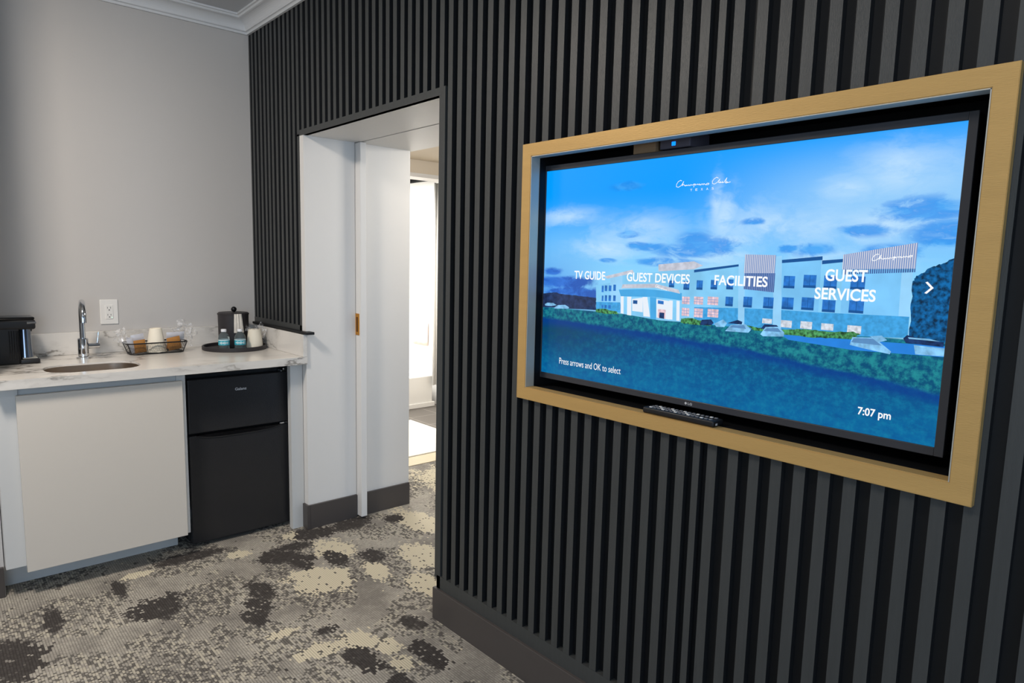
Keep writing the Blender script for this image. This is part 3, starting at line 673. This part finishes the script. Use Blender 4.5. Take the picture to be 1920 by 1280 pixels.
# picture background: sky, clouds, lawn
W_, H_ = 1.1186, .6295
def screen_mat():
    mt, nt, N, L, P = newmat('screen_picture'); B = NB(nt)
    tc = N.new('ShaderNodeTexCoord'); sp = N.new('ShaderNodeSeparateXYZ'); L.new(tc.outputs['Object'], sp.inputs[0]); x, z = sp.outputs[0], sp.outputs[2]
    vec = B.comb(x, z, 0); st = B.comb(B.m('MULTIPLY', x, .45), z, .3)
    n1 = B.noise(st, 14, 6, .6); n2 = B.noise(st, 5, 5, .55); n3 = B.noise(vec, 60, 5, .7)
    # sky: bright azure at the top, paling towards the roofs
    warp = B.comb(B.m('ADD', B.m('MULTIPLY', x, .5), B.m('MULTIPLY', n2, .25)), B.m('ADD', z, B.m('MULTIPLY', n1, .05)), .7)
    nf = B.noise(warp, 22, 7, .62); nw = B.noise(warp, 7, 6, .6)
    sky = B.mix(B.smooth(z, .26, .56), s2l((150, 220, 254)), s2l((0, 158, 255)))
    sky = B.mix(B.m('MULTIPLY', B.smooth(x, .45, 1.0), B.m('MULTIPLY', B.smooth(z, .34, .46), B.smooth(z, .66, .50))), sky, s2l((146, 204, 252)))
    sky = B.mix(B.m('MULTIPLY', B.smooth(x, .35, .0), B.m('MULTIPLY', B.smooth(z, .45, .25), .7)), sky, s2l((10, 126, 232)))
    LT = [(.62, .47, .04, .07), (.60, .50, .02, .07), (.76, .44, .16, .06), (.906, .52, .06, .03), (.10, .49, .12, .03), (.66, .405, .16, .03), (.34, .44, .14, .05), (1.0, .44, .12, .04), (.25, .39, .14, .03), (1.02, .55, .1, .05), (.72, .37, .3, .03)]
    lt = None
    for b_ in LT:
        v = B.blob(x, z, *b_, nf, 2.6, 1.6, .1); lt = v if lt is None else B.m('MAXIMUM', lt, v)
    lt = B.m('MULTIPLY', B.m('MULTIPLY', lt, B.smooth(nw, .30, .62)), B.smooth(nf, .22, .60, .25, 1.))
    sky = B.mix(B.m('MULTIPLY', lt, .85), sky, s2l((204, 234, 255)))
    DK = [(.5213, .3854, .10, .017), (.60, .398, .075, .021), (.545, .41, .05, .024), (.3947, .3968, .06, .011), (.449, .357, .10, .011), (.257, .359, .03, .006), (.85, .389, .05, .016), (.79, .3916, .03, .009),
          (1.06, .4674, .085, .026), (1.1, .42, .06, .034), (.9478, .43, .065, .013), (.3205, .5636, .055, .012), (.36, .40, .04, .01), (1.0, .385, .06, .014), (.70, .455, .03, .008), (.33, .43, .03, .008)]
    dk = None
    for b_ in DK:
        v = B.blob(x, z, *b_, nf, 2.6, 1.35, .55); dk = v if dk is None else B.m('MAXIMUM', dk, v)
    dk = B.m('MULTIPLY', dk, B.smooth(nf, .30, .50))
    sky = B.mix(B.m('MULTIPLY', dk, .85), sky, B.mix(B.smooth(nf, .4, .62), s2l((0, 134, 234)), s2l((60, 164, 246))))
    NV = [(.07, .29, .12, .022), (.14, .262, .14, .018), (.04, .32, .05, .014)]
    nv = None
    for b_ in NV:
        v = B.blob(x, z, *b_, nf, 2.4, 1.3, .6); nv = v if nv is None else B.m('MAXIMUM', nv, v)
    sky = B.mix(B.m('MULTIPLY', nv, .9), sky, B.mix(B.smooth(nf, .4, .6), s2l((22, 72, 176)), s2l((44, 110, 214))))
    # lawn
    g1 = B.smooth(z, .0, .2); gr = B.mix(g1, s2l((4, 100, 156)), s2l((4, 70, 118)))
    gr = B.mix(B.smooth(n3, .40, .70, 0., .6), gr, s2l((16, 130, 168)))
    gr = B.mix(B.m('MULTIPLY', B.smooth(x, .5, .0), B.smooth(z, .0, .16)), gr, s2l((10, 70, 104)))
    gr = B.mix(B.smooth(B.noise(st, 45, 4, .6), .45, .7, 0., .35), gr, s2l((2, 52, 128)))
    # hedge band with shadow below: edge falls towards the right
    hb = B.m('SUBTRACT', B.m('ADD', z, B.m('MULTIPLY', B.m('SUBTRACT', n1, .5), .02)), B.m('SUBTRACT', .197, B.m('MULTIPLY', B.m('POWER', B.m('MAXIMUM', x, .001), 2.2), .052)))
    sh = B.m('MULTIPLY', B.smooth(hb, -.058, -.032), B.smooth(hb, -.005, -.028))
    gr = B.mix(B.m('MULTIPLY', sh, .8), gr, s2l((4, 60, 140)))
    hd = B.smooth(hb, -.03, -.018)
    hcol = B.mix(B.smooth(n3, .38, .66), s2l((4, 78, 118)), s2l((34, 140, 150)))
    gr = B.mix(hd, gr, hcol)
    hor = B.smooth(z, .207, .212)
    col = B.mix(hor, gr, sky)
    P.inputs['Base Color'].default_value = (.003, .003, .004, 1); P.inputs['Roughness'].default_value = .22; P.inputs['Specular IOR Level'].default_value = .2
    L.new(col, P.inputs['Emission Color']); P.inputs['Emission Strength'].default_value = 1.0
    return mt
def on_screen(pts, lay): return [(sx0 + p[0], ys - .00012 * lay, sz0 + min(H_, max(0, p[1]))) for p in pts]
scr_mb = MB(); scr_mb.poly([(sx0, ys, sz0), (sx1, ys, sz0), (sx1, ys, sz1), (sx0, ys, sz1)])
scr = obj('screen', scr_mb, screen_mat(), tv, fix=False)
# shift so the picture nodes read (x right, z up) from the lower-left corner
scr.location = Vector((sx0, ys, sz0)) - tv.location
for v in scr.data.vertices: v.co -= scr.location
SB = scr
EM = dict(wall=emat('picture_wall_blue', (132, 204, 246), 1, .10, 14), wall2=emat('picture_wall_pale', (150, 210, 250), 1, .08, 14), wallr=emat('picture_wall_right', (124, 198, 248), 1, .10, 12),
          stone=emat('picture_stone', (64, 160, 222), 1, .16, 90), dark=emat('picture_parapet', (24, 84, 150), 1), win=emat('picture_window', (40, 114, 198), 1, .25, 60), winl=emat('picture_lit_window', (226, 196, 206), 1, .22, 90),
          winw=emat('picture_ground_window', (206, 214, 226), 1, .25, 120), roof=emat('picture_silver_roof', (196, 200, 214), 1, .15, 60), rib=emat('picture_ribs_light', (222, 222, 230), 1, .05, 20), ribd=emat('picture_ribs_shadow', (124, 150, 200), 1), ribb=emat('picture_ribs_low', (62, 96, 156), 1, .1, 30),
          white=emat('picture_white', (244, 250, 255), 1), col=emat('picture_column', (232, 240, 250), 1), cblue=emat('picture_canopy', (70, 166, 226), 1, .06, 20), tree=emat('picture_tree', (8, 84, 138), 1, .75, 110), treel=emat('picture_far_trees', (34, 52, 92), 1, .4, 60),
          asph=emat('picture_asphalt', (38, 130, 222), 1, .06, 30), car=emat('picture_car', (130, 192, 236), 1, .3, 60), card=emat('picture_dark_car', (22, 50, 96), 1, .5, 80), carw=emat('picture_windscreen', (90, 140, 190), 1, .1, 30), bush=emat('picture_yellow_bush', (66, 132, 80), 1, .8, 140),
          txt=emat('menu_text_white', (250, 253, 255), 1))
PIC = {
'w1': ('wall', 1, [(0.2175, 0.2864), (0.2807, 0.2963), (0.2859, 0.212), (0.2217, 0.215)]), 'w2': ('wall2', 2, [(0.2701, 0.3096), (0.3139, 0.3184), (0.3208, 0.2108), (0.2761, 0.2139)]),
'w3': ('wall', 2, [(0.3136, 0.3228), (0.4358, 0.3301), (0.4446, 0.2007), (0.3209, 0.2093)]), 'cap1': ('roof', 3, [(0.2462, 0.312), (0.3483, 0.334), (0.3544, 0.3253), (0.2605, 0.3063)]),
'w4': ('wall', 3, [(0.4356, 0.333), (0.545, 0.3408), (0.5549, 0.2022), (0.4446, 0.2007)]), 'roof4': ('roof', 4, [(0.4344, 0.35), (0.5436, 0.3598), (0.5707, 0.3494), (0.5451, 0.3395), (0.4357, 0.3316)]),
'w6': ('wall', 3, [(0.5453, 0.3368), (0.673, 0.3536), (0.6841, 0.206), (0.5549, 0.2022)]), 'par6': ('dark', 4, [(0.5452, 0.3381), (0.6729, 0.3549), (0.6732, 0.3498), (0.5457, 0.3313)]),
'w8': ('wallr', 3, [(0.6871, 0.2951), (0.764, 0.2909), (0.7686, 0.1979), (0.6928, 0.2015)]), 'w10': ('wallr', 3, [(0.7762, 0.3649), (0.8667, 0.374), (0.8691, 0.1997), (0.7855, 0.1969)]),
'par10': ('dark', 5, [(0.7761, 0.3661), (0.8678, 0.3752), (0.8684, 0.3671), (0.7766, 0.3588)]), 'w11': ('wall', 3, [(0.8676, 0.3624), (0.9104, 0.3686), (0.9195, 0.2044), (0.8691, 0.1997)]),
'par11': ('dark', 5, [(0.8674, 0.3659), (0.9115, 0.3698), (0.912, 0.3629), (0.868, 0.3577)]), 'w13': ('wallr', 4, [(0.9118, 0.3515), (1.0478, 0.354), (1.0512, 0.2123), (0.9184, 0.2043)]),
'pR': ('wall2', 5, [(1.0287, 0.3482), (1.049, 0.3508), (1.0522, 0.2124), (1.0314, 0.2126)]),
'st': ('stone', 6, [(0.552, 0.2431), (0.6892, 0.249), (0.7619, 0.251), (0.8613, 0.2515), (1.0505, 0.2555), (1.0512, 0.2123), (0.9184, 0.2043), (0.7855, 0.1969), (0.6928, 0.2015), (0.5549, 0.2022)]),
'stl': ('stone', 6, [(0.221, 0.237), (0.31, 0.241), (0.32, 0.211), (0.2217, 0.215)]),
'p7': ('wall2', 7, [(0.6684, 0.3587), (0.6851, 0.3589), (0.6942, 0.2016), (0.6772, 0.2028)]), 'p9': ('wall2', 7, [(0.7563, 0.3733), (0.7753, 0.3759), (0.787, 0.1946), (0.766, 0.1977)]),
'tree': ('tree', 1, [(1.0501, 0.3274), (1.0588, 0.3383), (1.0791, 0.3545), (1.1, 0.3632), (1.1184, 0.3757), (1.1184, 0.2088), (1.0873, 0.2072), (1.053, 0.2146)]),
'treeL': ('treel', 1, [(0.0, 0.2514), (0.0498, 0.2569), (0.0955, 0.2525), (0.1612, 0.2509), (0.2198, 0.2491), (0.2214, 0.2127), (0.0, 0.2078)]),
'asph': ('asph', 6, [(0.7857, 0.1945), (1.1184, 0.2025), (1.1184, 0.1813), (0.9474, 0.176), (0.8056, 0.184)]),
'slab': ('cblue', 9, [(0.3037, 0.2768), (0.389, 0.2823), (0.4265, 0.2821), (0.5128, 0.2771), (0.5142, 0.2581), (0.4278, 0.2624), (0.312, 0.2584)]),
'croof': ('roof', 10, [(0.317, 0.2923), (0.4297, 0.2983), (0.5021, 0.2853), (0.5081, 0.2751), (0.4283, 0.2875), (0.313, 0.281)]),
'glow': ('col', 8, [(0.3523, 0.253), (0.3883, 0.2586), (0.391, 0.2186), (0.3544, 0.2198)]), 'glow2': ('col', 8, [(0.4338, 0.2573), (0.4753, 0.2543), (0.4787, 0.205), (0.4372, 0.2073)]),
'dr1': ('win', 9, [(.439, .2545), (.458, .253), (.458, .244), (.439, .245)]), 'dr2': ('winl', 9, [(.441, .231), (.466, .230), (.466, .206), (.441, .207)]), 'dr3': ('dark', 9, [(.356, .25), (.371, .25), (.371, .24), (.356, .24)]), 'dr4': ('card', 10, [(.446, .222), (.462, .222), (.462, .206), (.446, .207)]),
'c1': ('col', 10, [(0.312, 0.2584), (0.3224, 0.2589), (0.3247, 0.2096), (0.3142, 0.2104)]), 'c2': ('col', 10, [(0.3347, 0.2584), (0.3495, 0.2592), (0.352, 0.2066), (0.3371, 0.2074)]),
'c3': ('col', 10, [(0.3882, 0.2604), (0.4038, 0.2612), (0.4162, 0.2076), (0.3939, 0.2078)]), 'c4': ('cblue', 10, [(0.4126, 0.2616), (0.4335, 0.2616), (0.4363, 0.2015), (0.4174, 0.2022)]),
'c5': ('col', 10, [(0.4752, 0.256), (0.4865, 0.2559), (0.4883, 0.2054), (0.4774, 0.206)]), 'c6': ('col', 10, [(0.498, 0.2565), (0.5078, 0.2564), (0.5107, 0.204), (0.5008, 0.2042)]),
'b1': ('bush', 11, [(.222, .2165), (.25, .219), (.30, .2145), (.305, .207), (.26, .205), (.222, .208)]), 'b2': ('bush', 11, [(.515, .2105), (.54, .214), (.60, .209), (.605, .199), (.55, .198), (.515, .2)]),
'b3': ('bush', 11, [(.70, .209), (.73, .205), (.80, .207), (.84, .212), (.90, .211), (.945, .216), (.96, .211), (.945, .2), (.85, .194), (.72, .198)]),
'car1': ('car', 12, [(0.0496, 0.2088), (0.0664, 0.2181), (0.0974, 0.2208), (0.1144, 0.2141), (0.1119, 0.2103), (0.0526, 0.2065)]), 'car2': ('car', 12, [(0.008, 0.218), (0.0196, 0.2229), (0.0459, 0.2236), (0.0607, 0.2178), (0.0406, 0.2141), (0.0112, 0.2132)]),
'car0': ('card', 12, [(0.1784, 0.2122), (0.1894, 0.2216), (0.205, 0.2225), (0.2219, 0.215)]), 'c7': ('card', 12, [(0.572, 0.1985), (0.5768, 0.2124), (0.6032, 0.2154), (0.6114, 0.2067), (0.6044, 0.2001)]),
'c8': ('car', 13, [(0.6441, 0.1895), (0.6591, 0.2065), (0.6977, 0.2109), (0.7124, 0.1987), (0.7061, 0.191)]), 'c9': ('car', 12, [(0.6115, 0.205), (0.6365, 0.2179), (0.6481, 0.2096), (0.6416, 0.1992), (0.6195, 0.198)]),
'c10': ('card', 12, [(0.6481, 0.2096), (0.676, 0.2196), (0.6886, 0.216), (0.6873, 0.2095)]), 'c11': ('car', 14, [(0.7368, 0.1906), (0.7487, 0.2087), (0.7811, 0.2121), (0.7949, 0.1996), (0.794, 0.1903), (0.7438, 0.1862)]), 'c11d': ('card', 13, [(.737, .203), (.745, .215), (.775, .2155), (.79, .205)]),
'c12': ('car', 14, [(0.941, 0.1868), (0.9451, 0.2039), (0.9877, 0.2071), (1.0071, 0.1936), (1.0235, 0.1815), (1.0214, 0.1757), (0.974, 0.1817)]), 'c12w': ('carw', 15, [(0.9433, 0.1928), (0.9485, 0.2019), (0.9866, 0.2047), (1.0046, 0.1919)]), 'c8w': ('carw', 15, [(.655, .2), (.665, .206), (.693, .2085), (.70, .2)]), 'c11w': ('carw', 15, [(.744, .199), (.752, .206), (.779, .209), (.788, .2)]),
'c13': ('car', 14, [(1.0641, 0.1994), (1.1183, 0.1985), (1.1183, 0.1827), (1.0681, 0.181)]), 'c14': ('car', 13, [(0.9797, 0.2091), (1.0029, 0.2127), (1.0139, 0.204), (0.9989, 0.1983)]), 'c15': ('card', 13, [(1.0435, 0.211), (1.0502, 0.2184), (1.0725, 0.2137), (1.1161, 0.21), (1.1158, 0.2008), (1.0492, 0.202)]), 'c15h': ('car', 14, [(1.052, .214), (1.09, .2145), (1.11, .211), (1.054, .211)]),
}
pic = MB(); KEYS = list(EM)
def lay(key, pts, layer):
    pic.poly(on_screen(pts, layer)); pic.bm.faces.ensure_lookup_table(); pic.bm.faces[-1].material_index = KEYS.index(key)
def ragged(pts, n, amp):
    rr_ = random.Random(11); out = []
    for (x0, z0), (x1, z1) in zip(pts, pts[1:] + pts[:1]):
        am = 0 if (x0 > 1.118 and x1 > 1.118) or (x0 < .001 and x1 < .001) else amp
        for k in range(n):
            t = k / n; am_ = 0 if k == 0 else am; out.append((min(W_, max(0, x0 + (x1 - x0) * t + (rr_.random() - .5) * am_)), z0 + (z1 - z0) * t + (rr_.random() - .5) * am_))
    return out
for k, (key, layer, pts) in PIC.items():
    if key in ('tree', 'treel', 'bush'): pts = ragged(pts, 7, .0045 if key == 'tree' else .0022)
    lay(key, pts[::-1], layer)
def rects(key, L_, layer, frame=True):
    for x0, z1, x1, z0 in L_:
        lay(key, [(x0, z0), (x1, z0), (x1, z1), (x0, z1)], layer)
        if frame:
            for f in (.0,): lay('dark', [(x0, z0 - .001), (x1, z0 - .001), (x1, z0 + .0045), (x0, z0 + .0045)], layer + 1)
            m_ = (x0 + x1) / 2; lay('dark', [(m_ - .0006, z0), (m_ + .0006, z0), (m_ + .0006, z1), (m_ - .0006, z1)], layer + 1)
rects('win', [(0.784, 0.33, 0.8102, 0.303), (0.8299, 0.3336, 0.8584, 0.3058), (0.8752, 0.3334, 0.9032, 0.3059), (0.9316, 0.3335, 0.9609, 0.3063), (0.7383, 0.2788, 0.7633, 0.2536), (0.7837, 0.281, 0.811, 0.2545), (0.8293, 0.2833, 0.8574, 0.256), (0.8758, 0.2801, 0.904, 0.2546), (0.9323, 0.2822, 0.9624, 0.2565),
              (0.5553, 0.312, 0.5732, 0.289), (0.596, 0.3143, 0.6145, 0.2917), (0.6394, 0.3173, 0.658, 0.2936), (0.5167, 0.3083, 0.5342, 0.2873), (0.4716, 0.3086, 0.4881, 0.2917), (0.6396, 0.2748, 0.66, 0.2524), (0.6874, 0.2772, 0.71, 0.2528)], 8)
rects('win', [(0.2404, 0.2857, 0.248, 0.2668), (0.2518, 0.2869, 0.2612, 0.2704), (0.2666, 0.2874, 0.2765, 0.2711), (0.2835, 0.2904, 0.2929, 0.2726), (0.2421, 0.2569, 0.2486, 0.241), (0.2535, 0.2586, 0.2621, 0.2417), (0.2674, 0.2592, 0.2768, 0.2426), (0.2845, 0.2597, 0.2938, 0.2435), (.243, .23, .249, .221), (.254, .23, .262, .221), (.268, .231, .277, .221)], 8, False)
rects('winl', [(0.5147, 0.2685, 0.5377, 0.2491), (0.5504, 0.2703, 0.5771, 0.2504), (0.5897, 0.2723, 0.62, 0.2516), (0.5155, 0.2391, 0.5383, 0.2182), (0.5525, 0.2404, 0.5783, 0.2176), (0.5919, 0.2415, 0.6223, 0.2209)], 8, False)
for x0, z1, x1, z0 in [(0.5147, 0.2685, 0.5377, 0.2491), (0.5504, 0.2703, 0.5771, 0.2504), (0.5897, 0.2723, 0.62, 0.2516), (0.5155, 0.2391, 0.5383, 0.2182), (0.5525, 0.2404, 0.5783, 0.2176), (0.5919, 0.2415, 0.6223, 0.2209)]:
    for f in (.33, .66):
        q = x0 + (x1 - x0) * f; lay('ribd', [(q - .0005, z0), (q + .0005, z0), (q + .0005, z1), (q - .0005, z1)], 9)
        q = z0 + (z1 - z0) * f; lay('ribd', [(x0, q - .0005), (x1, q - .0005), (x1, q + .0005), (x0, q + .0005)], 9)
rects('winw', [(0.7389, 0.2285, 0.7629, 0.2171), (0.7846, 0.2281, 0.8106, 0.2118), (0.8306, 0.2292, 0.857, 0.2127), (0.8773, 0.2283, 0.9037, 0.2138), (0.9328, 0.2287, 0.9613, 0.2117)], 8, False)
# ribbed metal volumes
def ribs(key, x0, x1, t0, t1, b0, b1, n, layer, bkey, mid=None):
    lay(bkey, [(x0, b0), (x1, b1), (x1, t1), (x0, t0)], layer)
    for k in range(n):
        f = (k + .12) / n; g = (k + .5) / n; X0 = x0 + (x1 - x0) * f; X1 = x0 + (x1 - x0) * g
        zt = t0 + (t1 - t0) * f; zb = b0 + (b1 - b0) * f
        if mid is not None: zb = zb + (zt - zb) * mid
        lay(key, [(X0, zb), (X1, zb), (X1, zt), (X0, zt)], layer + 1)
ribs('rib', .684, .7615, .378, .377, .3334, .3353, 17, 8, 'ribd')
ribs('ribd', .6856, .7625, .3334, .3353, .2951, .2909, 17, 8, 'ribb')
ribs('rib', .9118, 1.0535, .3789, .4035, .3455, .3505, 34, 8, 'ribd')
ribs('wallr', .9118, 1.0535, .3475, .352, .336, .345, 34, 10, 'ribb')
obj('pictured_building', pic, [EM[k] for k in KEYS], SB, fix=False)
mb = MB(); lt_ = 18
def scr_text(name, body, x0, x1, z0, z1, bold=.018): text(name, body, EM['txt'], SB, ((sx0 + x0, ys - .00012 * lt_, sz0 + z0), (1, 0, 0), (0, 0, 1)), x1 - x0, z1 - z0, bold)
scr_text('menu_text', 'TV GUIDE', .132, .2525, .3015, .3265); scr_text('menu_text', 'GUEST DEVICES', .331, .535, .3015, .3265)
scr_text('menu_text', 'FACILITIES', .6065, .746, .302, .327, .022); scr_text('menu_text', 'GUEST', .878, .965, .3215, .3475, .022); scr_text('menu_text', 'SERVICES', .8575, .9845, .281, .307, .022)
scr_text('hint_text', 'Press arrows and OK to select', .0806, .324, .036, .0555, .0); scr_text('clock_text', '7:07 pm', .9695, 1.035, .0345, .0565, .02)
for k, ch in enumerate('TEXAS'): scr_text('logo_text', ch, .5216 + k * .0154, .5216 + k * .0154 + .0058, .5368, .5424, .0)
mb = MB(); mb.poly(on_screen([(1.0735, .3255), (1.0775, .327), (1.089, .315), (1.0775, .303), (1.0735, .3045), (1.0835, .315)][::-1], lt_)); obj('menu_arrow', mb, EM['txt'], SB, fix=False)
def strokes(name, L_, wdt, layer):
    mb = MB()
    for s in L_:
        for (x0, z0), (x1, z1) in zip(s, s[1:]):
            d = Vector((x1 - x0, z1 - z0)); n = Vector((-d.y, d.x)).normalized() * wdt / 2; e = d.normalized() * wdt * .3
            mb.poly(on_screen([(x0 - e.x + n.x, z0 - e.y + n.y), (x0 - e.x - n.x, z0 - e.y - n.y), (x1 + e.x - n.x, z1 + e.y - n.y), (x1 + e.x + n.x, z1 + e.y + n.y)], layer))
    obj(name, mb, EM['txt'], SB, fix=False)
LG_ = [[(0.4948, 0.5646), (0.4912, 0.5663), (0.4843, 0.5634), (0.4795, 0.5568), (0.4793, 0.5509), (0.4854, 0.549), (0.4922, 0.552), (0.4966, 0.5556), (0.5008, 0.5627), (0.4983, 0.5565), (0.4969, 0.5517), (0.499, 0.5544), (0.5019, 0.5552), (0.5039, 0.5517), (0.5062, 0.5515), (0.5093, 0.5532), (0.5074, 0.5509), (0.5119, 0.5526), (0.5144, 0.5509), (0.5165, 0.5532), (0.5201, 0.5505), (0.5222, 0.5533), (0.5258, 0.5516), (0.5291, 0.5523), (0.5324, 0.5545), (0.5313, 0.5464)],
       [(0.5319, 0.5529), (0.5358, 0.554), (0.5349, 0.551), (0.5404, 0.5525), (0.5426, 0.5533), (0.5439, 0.5511), (0.5471, 0.5532), (0.55, 0.5518), (0.5479, 0.5504), (0.5529, 0.5507), (0.5549, 0.5534), (0.5585, 0.5503), (0.5605, 0.5532), (0.5651, 0.5498), (0.5698, 0.5533), (0.5748, 0.553), (0.5739, 0.55), (0.5673, 0.5495)],
       [(0.5999, 0.5634), (0.5955, 0.5661), (0.5892, 0.5633), (0.5837, 0.5571), (0.5847, 0.5513), (0.5902, 0.55), (0.5975, 0.5532), (0.6044, 0.5612), (0.6012, 0.5529), (0.604, 0.5518), (0.6069, 0.5553), (0.6061, 0.5517), (0.6103, 0.5523), (0.6122, 0.555), (0.6115, 0.5513), (0.6156, 0.5519), (0.6232, 0.5625), (0.6194, 0.5512), (0.6239, 0.5541), (0.6251, 0.5512), (0.621, 0.55), (0.6252, 0.5506), (0.6334, 0.552)]]
strokes('logo_script', LG_, .0013, lt_)
def place(L_, x0, z0, sx, sz, slope): return [[(x0 + (x - .4793) * sx, z0 + (z - .5464) * sz + (x - .4793) * sx * slope) for x, z in s] for s in L_]
strokes('sign_script', place(LG_[:2], .971, .364, .78, .78, .12), .0013, 17)
strokes('sign_script', place(LG_[:2], .4298, .2875, .38, .5, -.2), .0009, 16)
# things around the television
obj('mounting_block', MB().box(-.768, -.694, .055, .14, 1.692, NZ1 - .006, .002), M['tan'], label='small tan block wedged above the television, left of the grey device', cat='block', origin=(-.735, .11, 1.683))
dv = thing('set_top_box', 'small grey device with a blue light above the television', 'set-top box', (-.64, .1, 1.69))
obj('case', MB().box(-.684, -.590, .06, .15, 1.696, NZ1 - .006, .003), M['greydev'], dv)
obj('status_light', MB().box(-.646, -.634, .0592, .0605, 1.703, 1.713, .001), emat('blue_led', (10, 110, 255), 2.5), dv, label='glowing blue light')
# remote control
rm = thing('remote_control', 'long black remote control resting on the lower edge of the brass frame', 'remote control', (-.535, .012, gz0))
obj('remote_body', MB().box(-.643, -.43, -.014, .033, gz0 + .0022, gz0 + .0180, .004, 3), M['black'], rm, smooth=True)
rnd = random.Random(4)
for i in range(15):
    for j in range(3):
        if i > 10 and j == 1: continue
        x = -.628 + i * .0128; y = -.006 + j * .0125
        obj('key', MB().box(x, x + .008, y, y + .007, gz0 + .0175, gz0 + .0198, .0008, 1), M['grey_btn'] if (i + j) % 3 else M['plate'], rm)
obj('end_cap', MB().box(-.4305, -.4295, -.004, .004, gz0 + .006, gz0 + .011), M['logo'], rm)

# ------------------------------------------------------------------ bathroom glimpse
CLX0, CLX1, CLZ0, CLZ1 = -5.23, -4.98, .56, .79
tb = thing('bathtub', 'white built-in bathtub seen through the doorway', 'bathtub', (-5.2, 1.3, 0))
mb = MB().box(-4.86, -4.80, .202, 2.25, .035, .3, .01); mb.box(-5.698, -5.60, .202, 2.25, .035, .3).box(-5.6, -4.86, .202, .3, .035, .3).box(-5.6, -4.86, 2.15, 2.25, .035, .3).box(-5.6, -4.86, .3, 2.15, .035, .08)
obj('tub_shell', mb, M['tub'], tb); obj('tub_plinth', MB().box(-4.86, -4.785, .202, 2.27, 0, .045, .004), M['tub'], tb)
cl = MB(); K = 10; A = []
for k in range(K + 1):
    x = CLX0 + (CLX1 - CLX0) * k / K; A.append([cl.bm.verts.new((x, 2.322 - .006 * (1 + sin(k * 1.9)) * (1 - q / 3), z)) for q, z in enumerate((CLZ0, CLZ0 + .05, CLZ1 - .05, CLZ1))])
for a_, b_ in zip(A, A[1:]):
    for q in range(3): cl.bm.faces.new((a_[q], b_[q], b_[q + 1], a_[q + 1]))
wc = obj('wash_cloth', cl, M['pink'], label='pale pink cloth hanging on the bright white shower end wall', cat='cloth', origin=(CLX0, 2.32, CLZ1), smooth=True)
wc.modifiers.new('s', 'SOLIDIFY').thickness = .004
# shower curtain at the end of the tub
mb = MB(); K = 26; A = []; Bv = []
for k in range(K + 1):
    y = 2.215 + .2 * k / K; x = -4.752 + .012 * sin(k * 1.35); A.append(mb.bm.verts.new((x, y, .215))); Bv.append(mb.bm.verts.new((x, y, 2.1)))
for k in range(K): mb.bm.faces.new((A[k], A[k + 1], Bv[k + 1], Bv[k]))
for f in range(0): pass
cu = obj('shower_curtain', mb, M['surround'], label='white shower curtain gathered at the far end of the bathtub', cat='curtain', origin=(-4.75, 2.26, 2.1), smooth=True)
cu.modifiers.new('s', 'SOLIDIFY').thickness = .003
obj('bath_mat', MB().box(-4.4, -3.474, .75, 1.737, .0005, .012, .004), M['rug'], label='white cotton mat on the bathroom tile floor past the doorway', cat='mat', origin=(-3.95, 1.25, 0))
SC.render.film_transparent = False
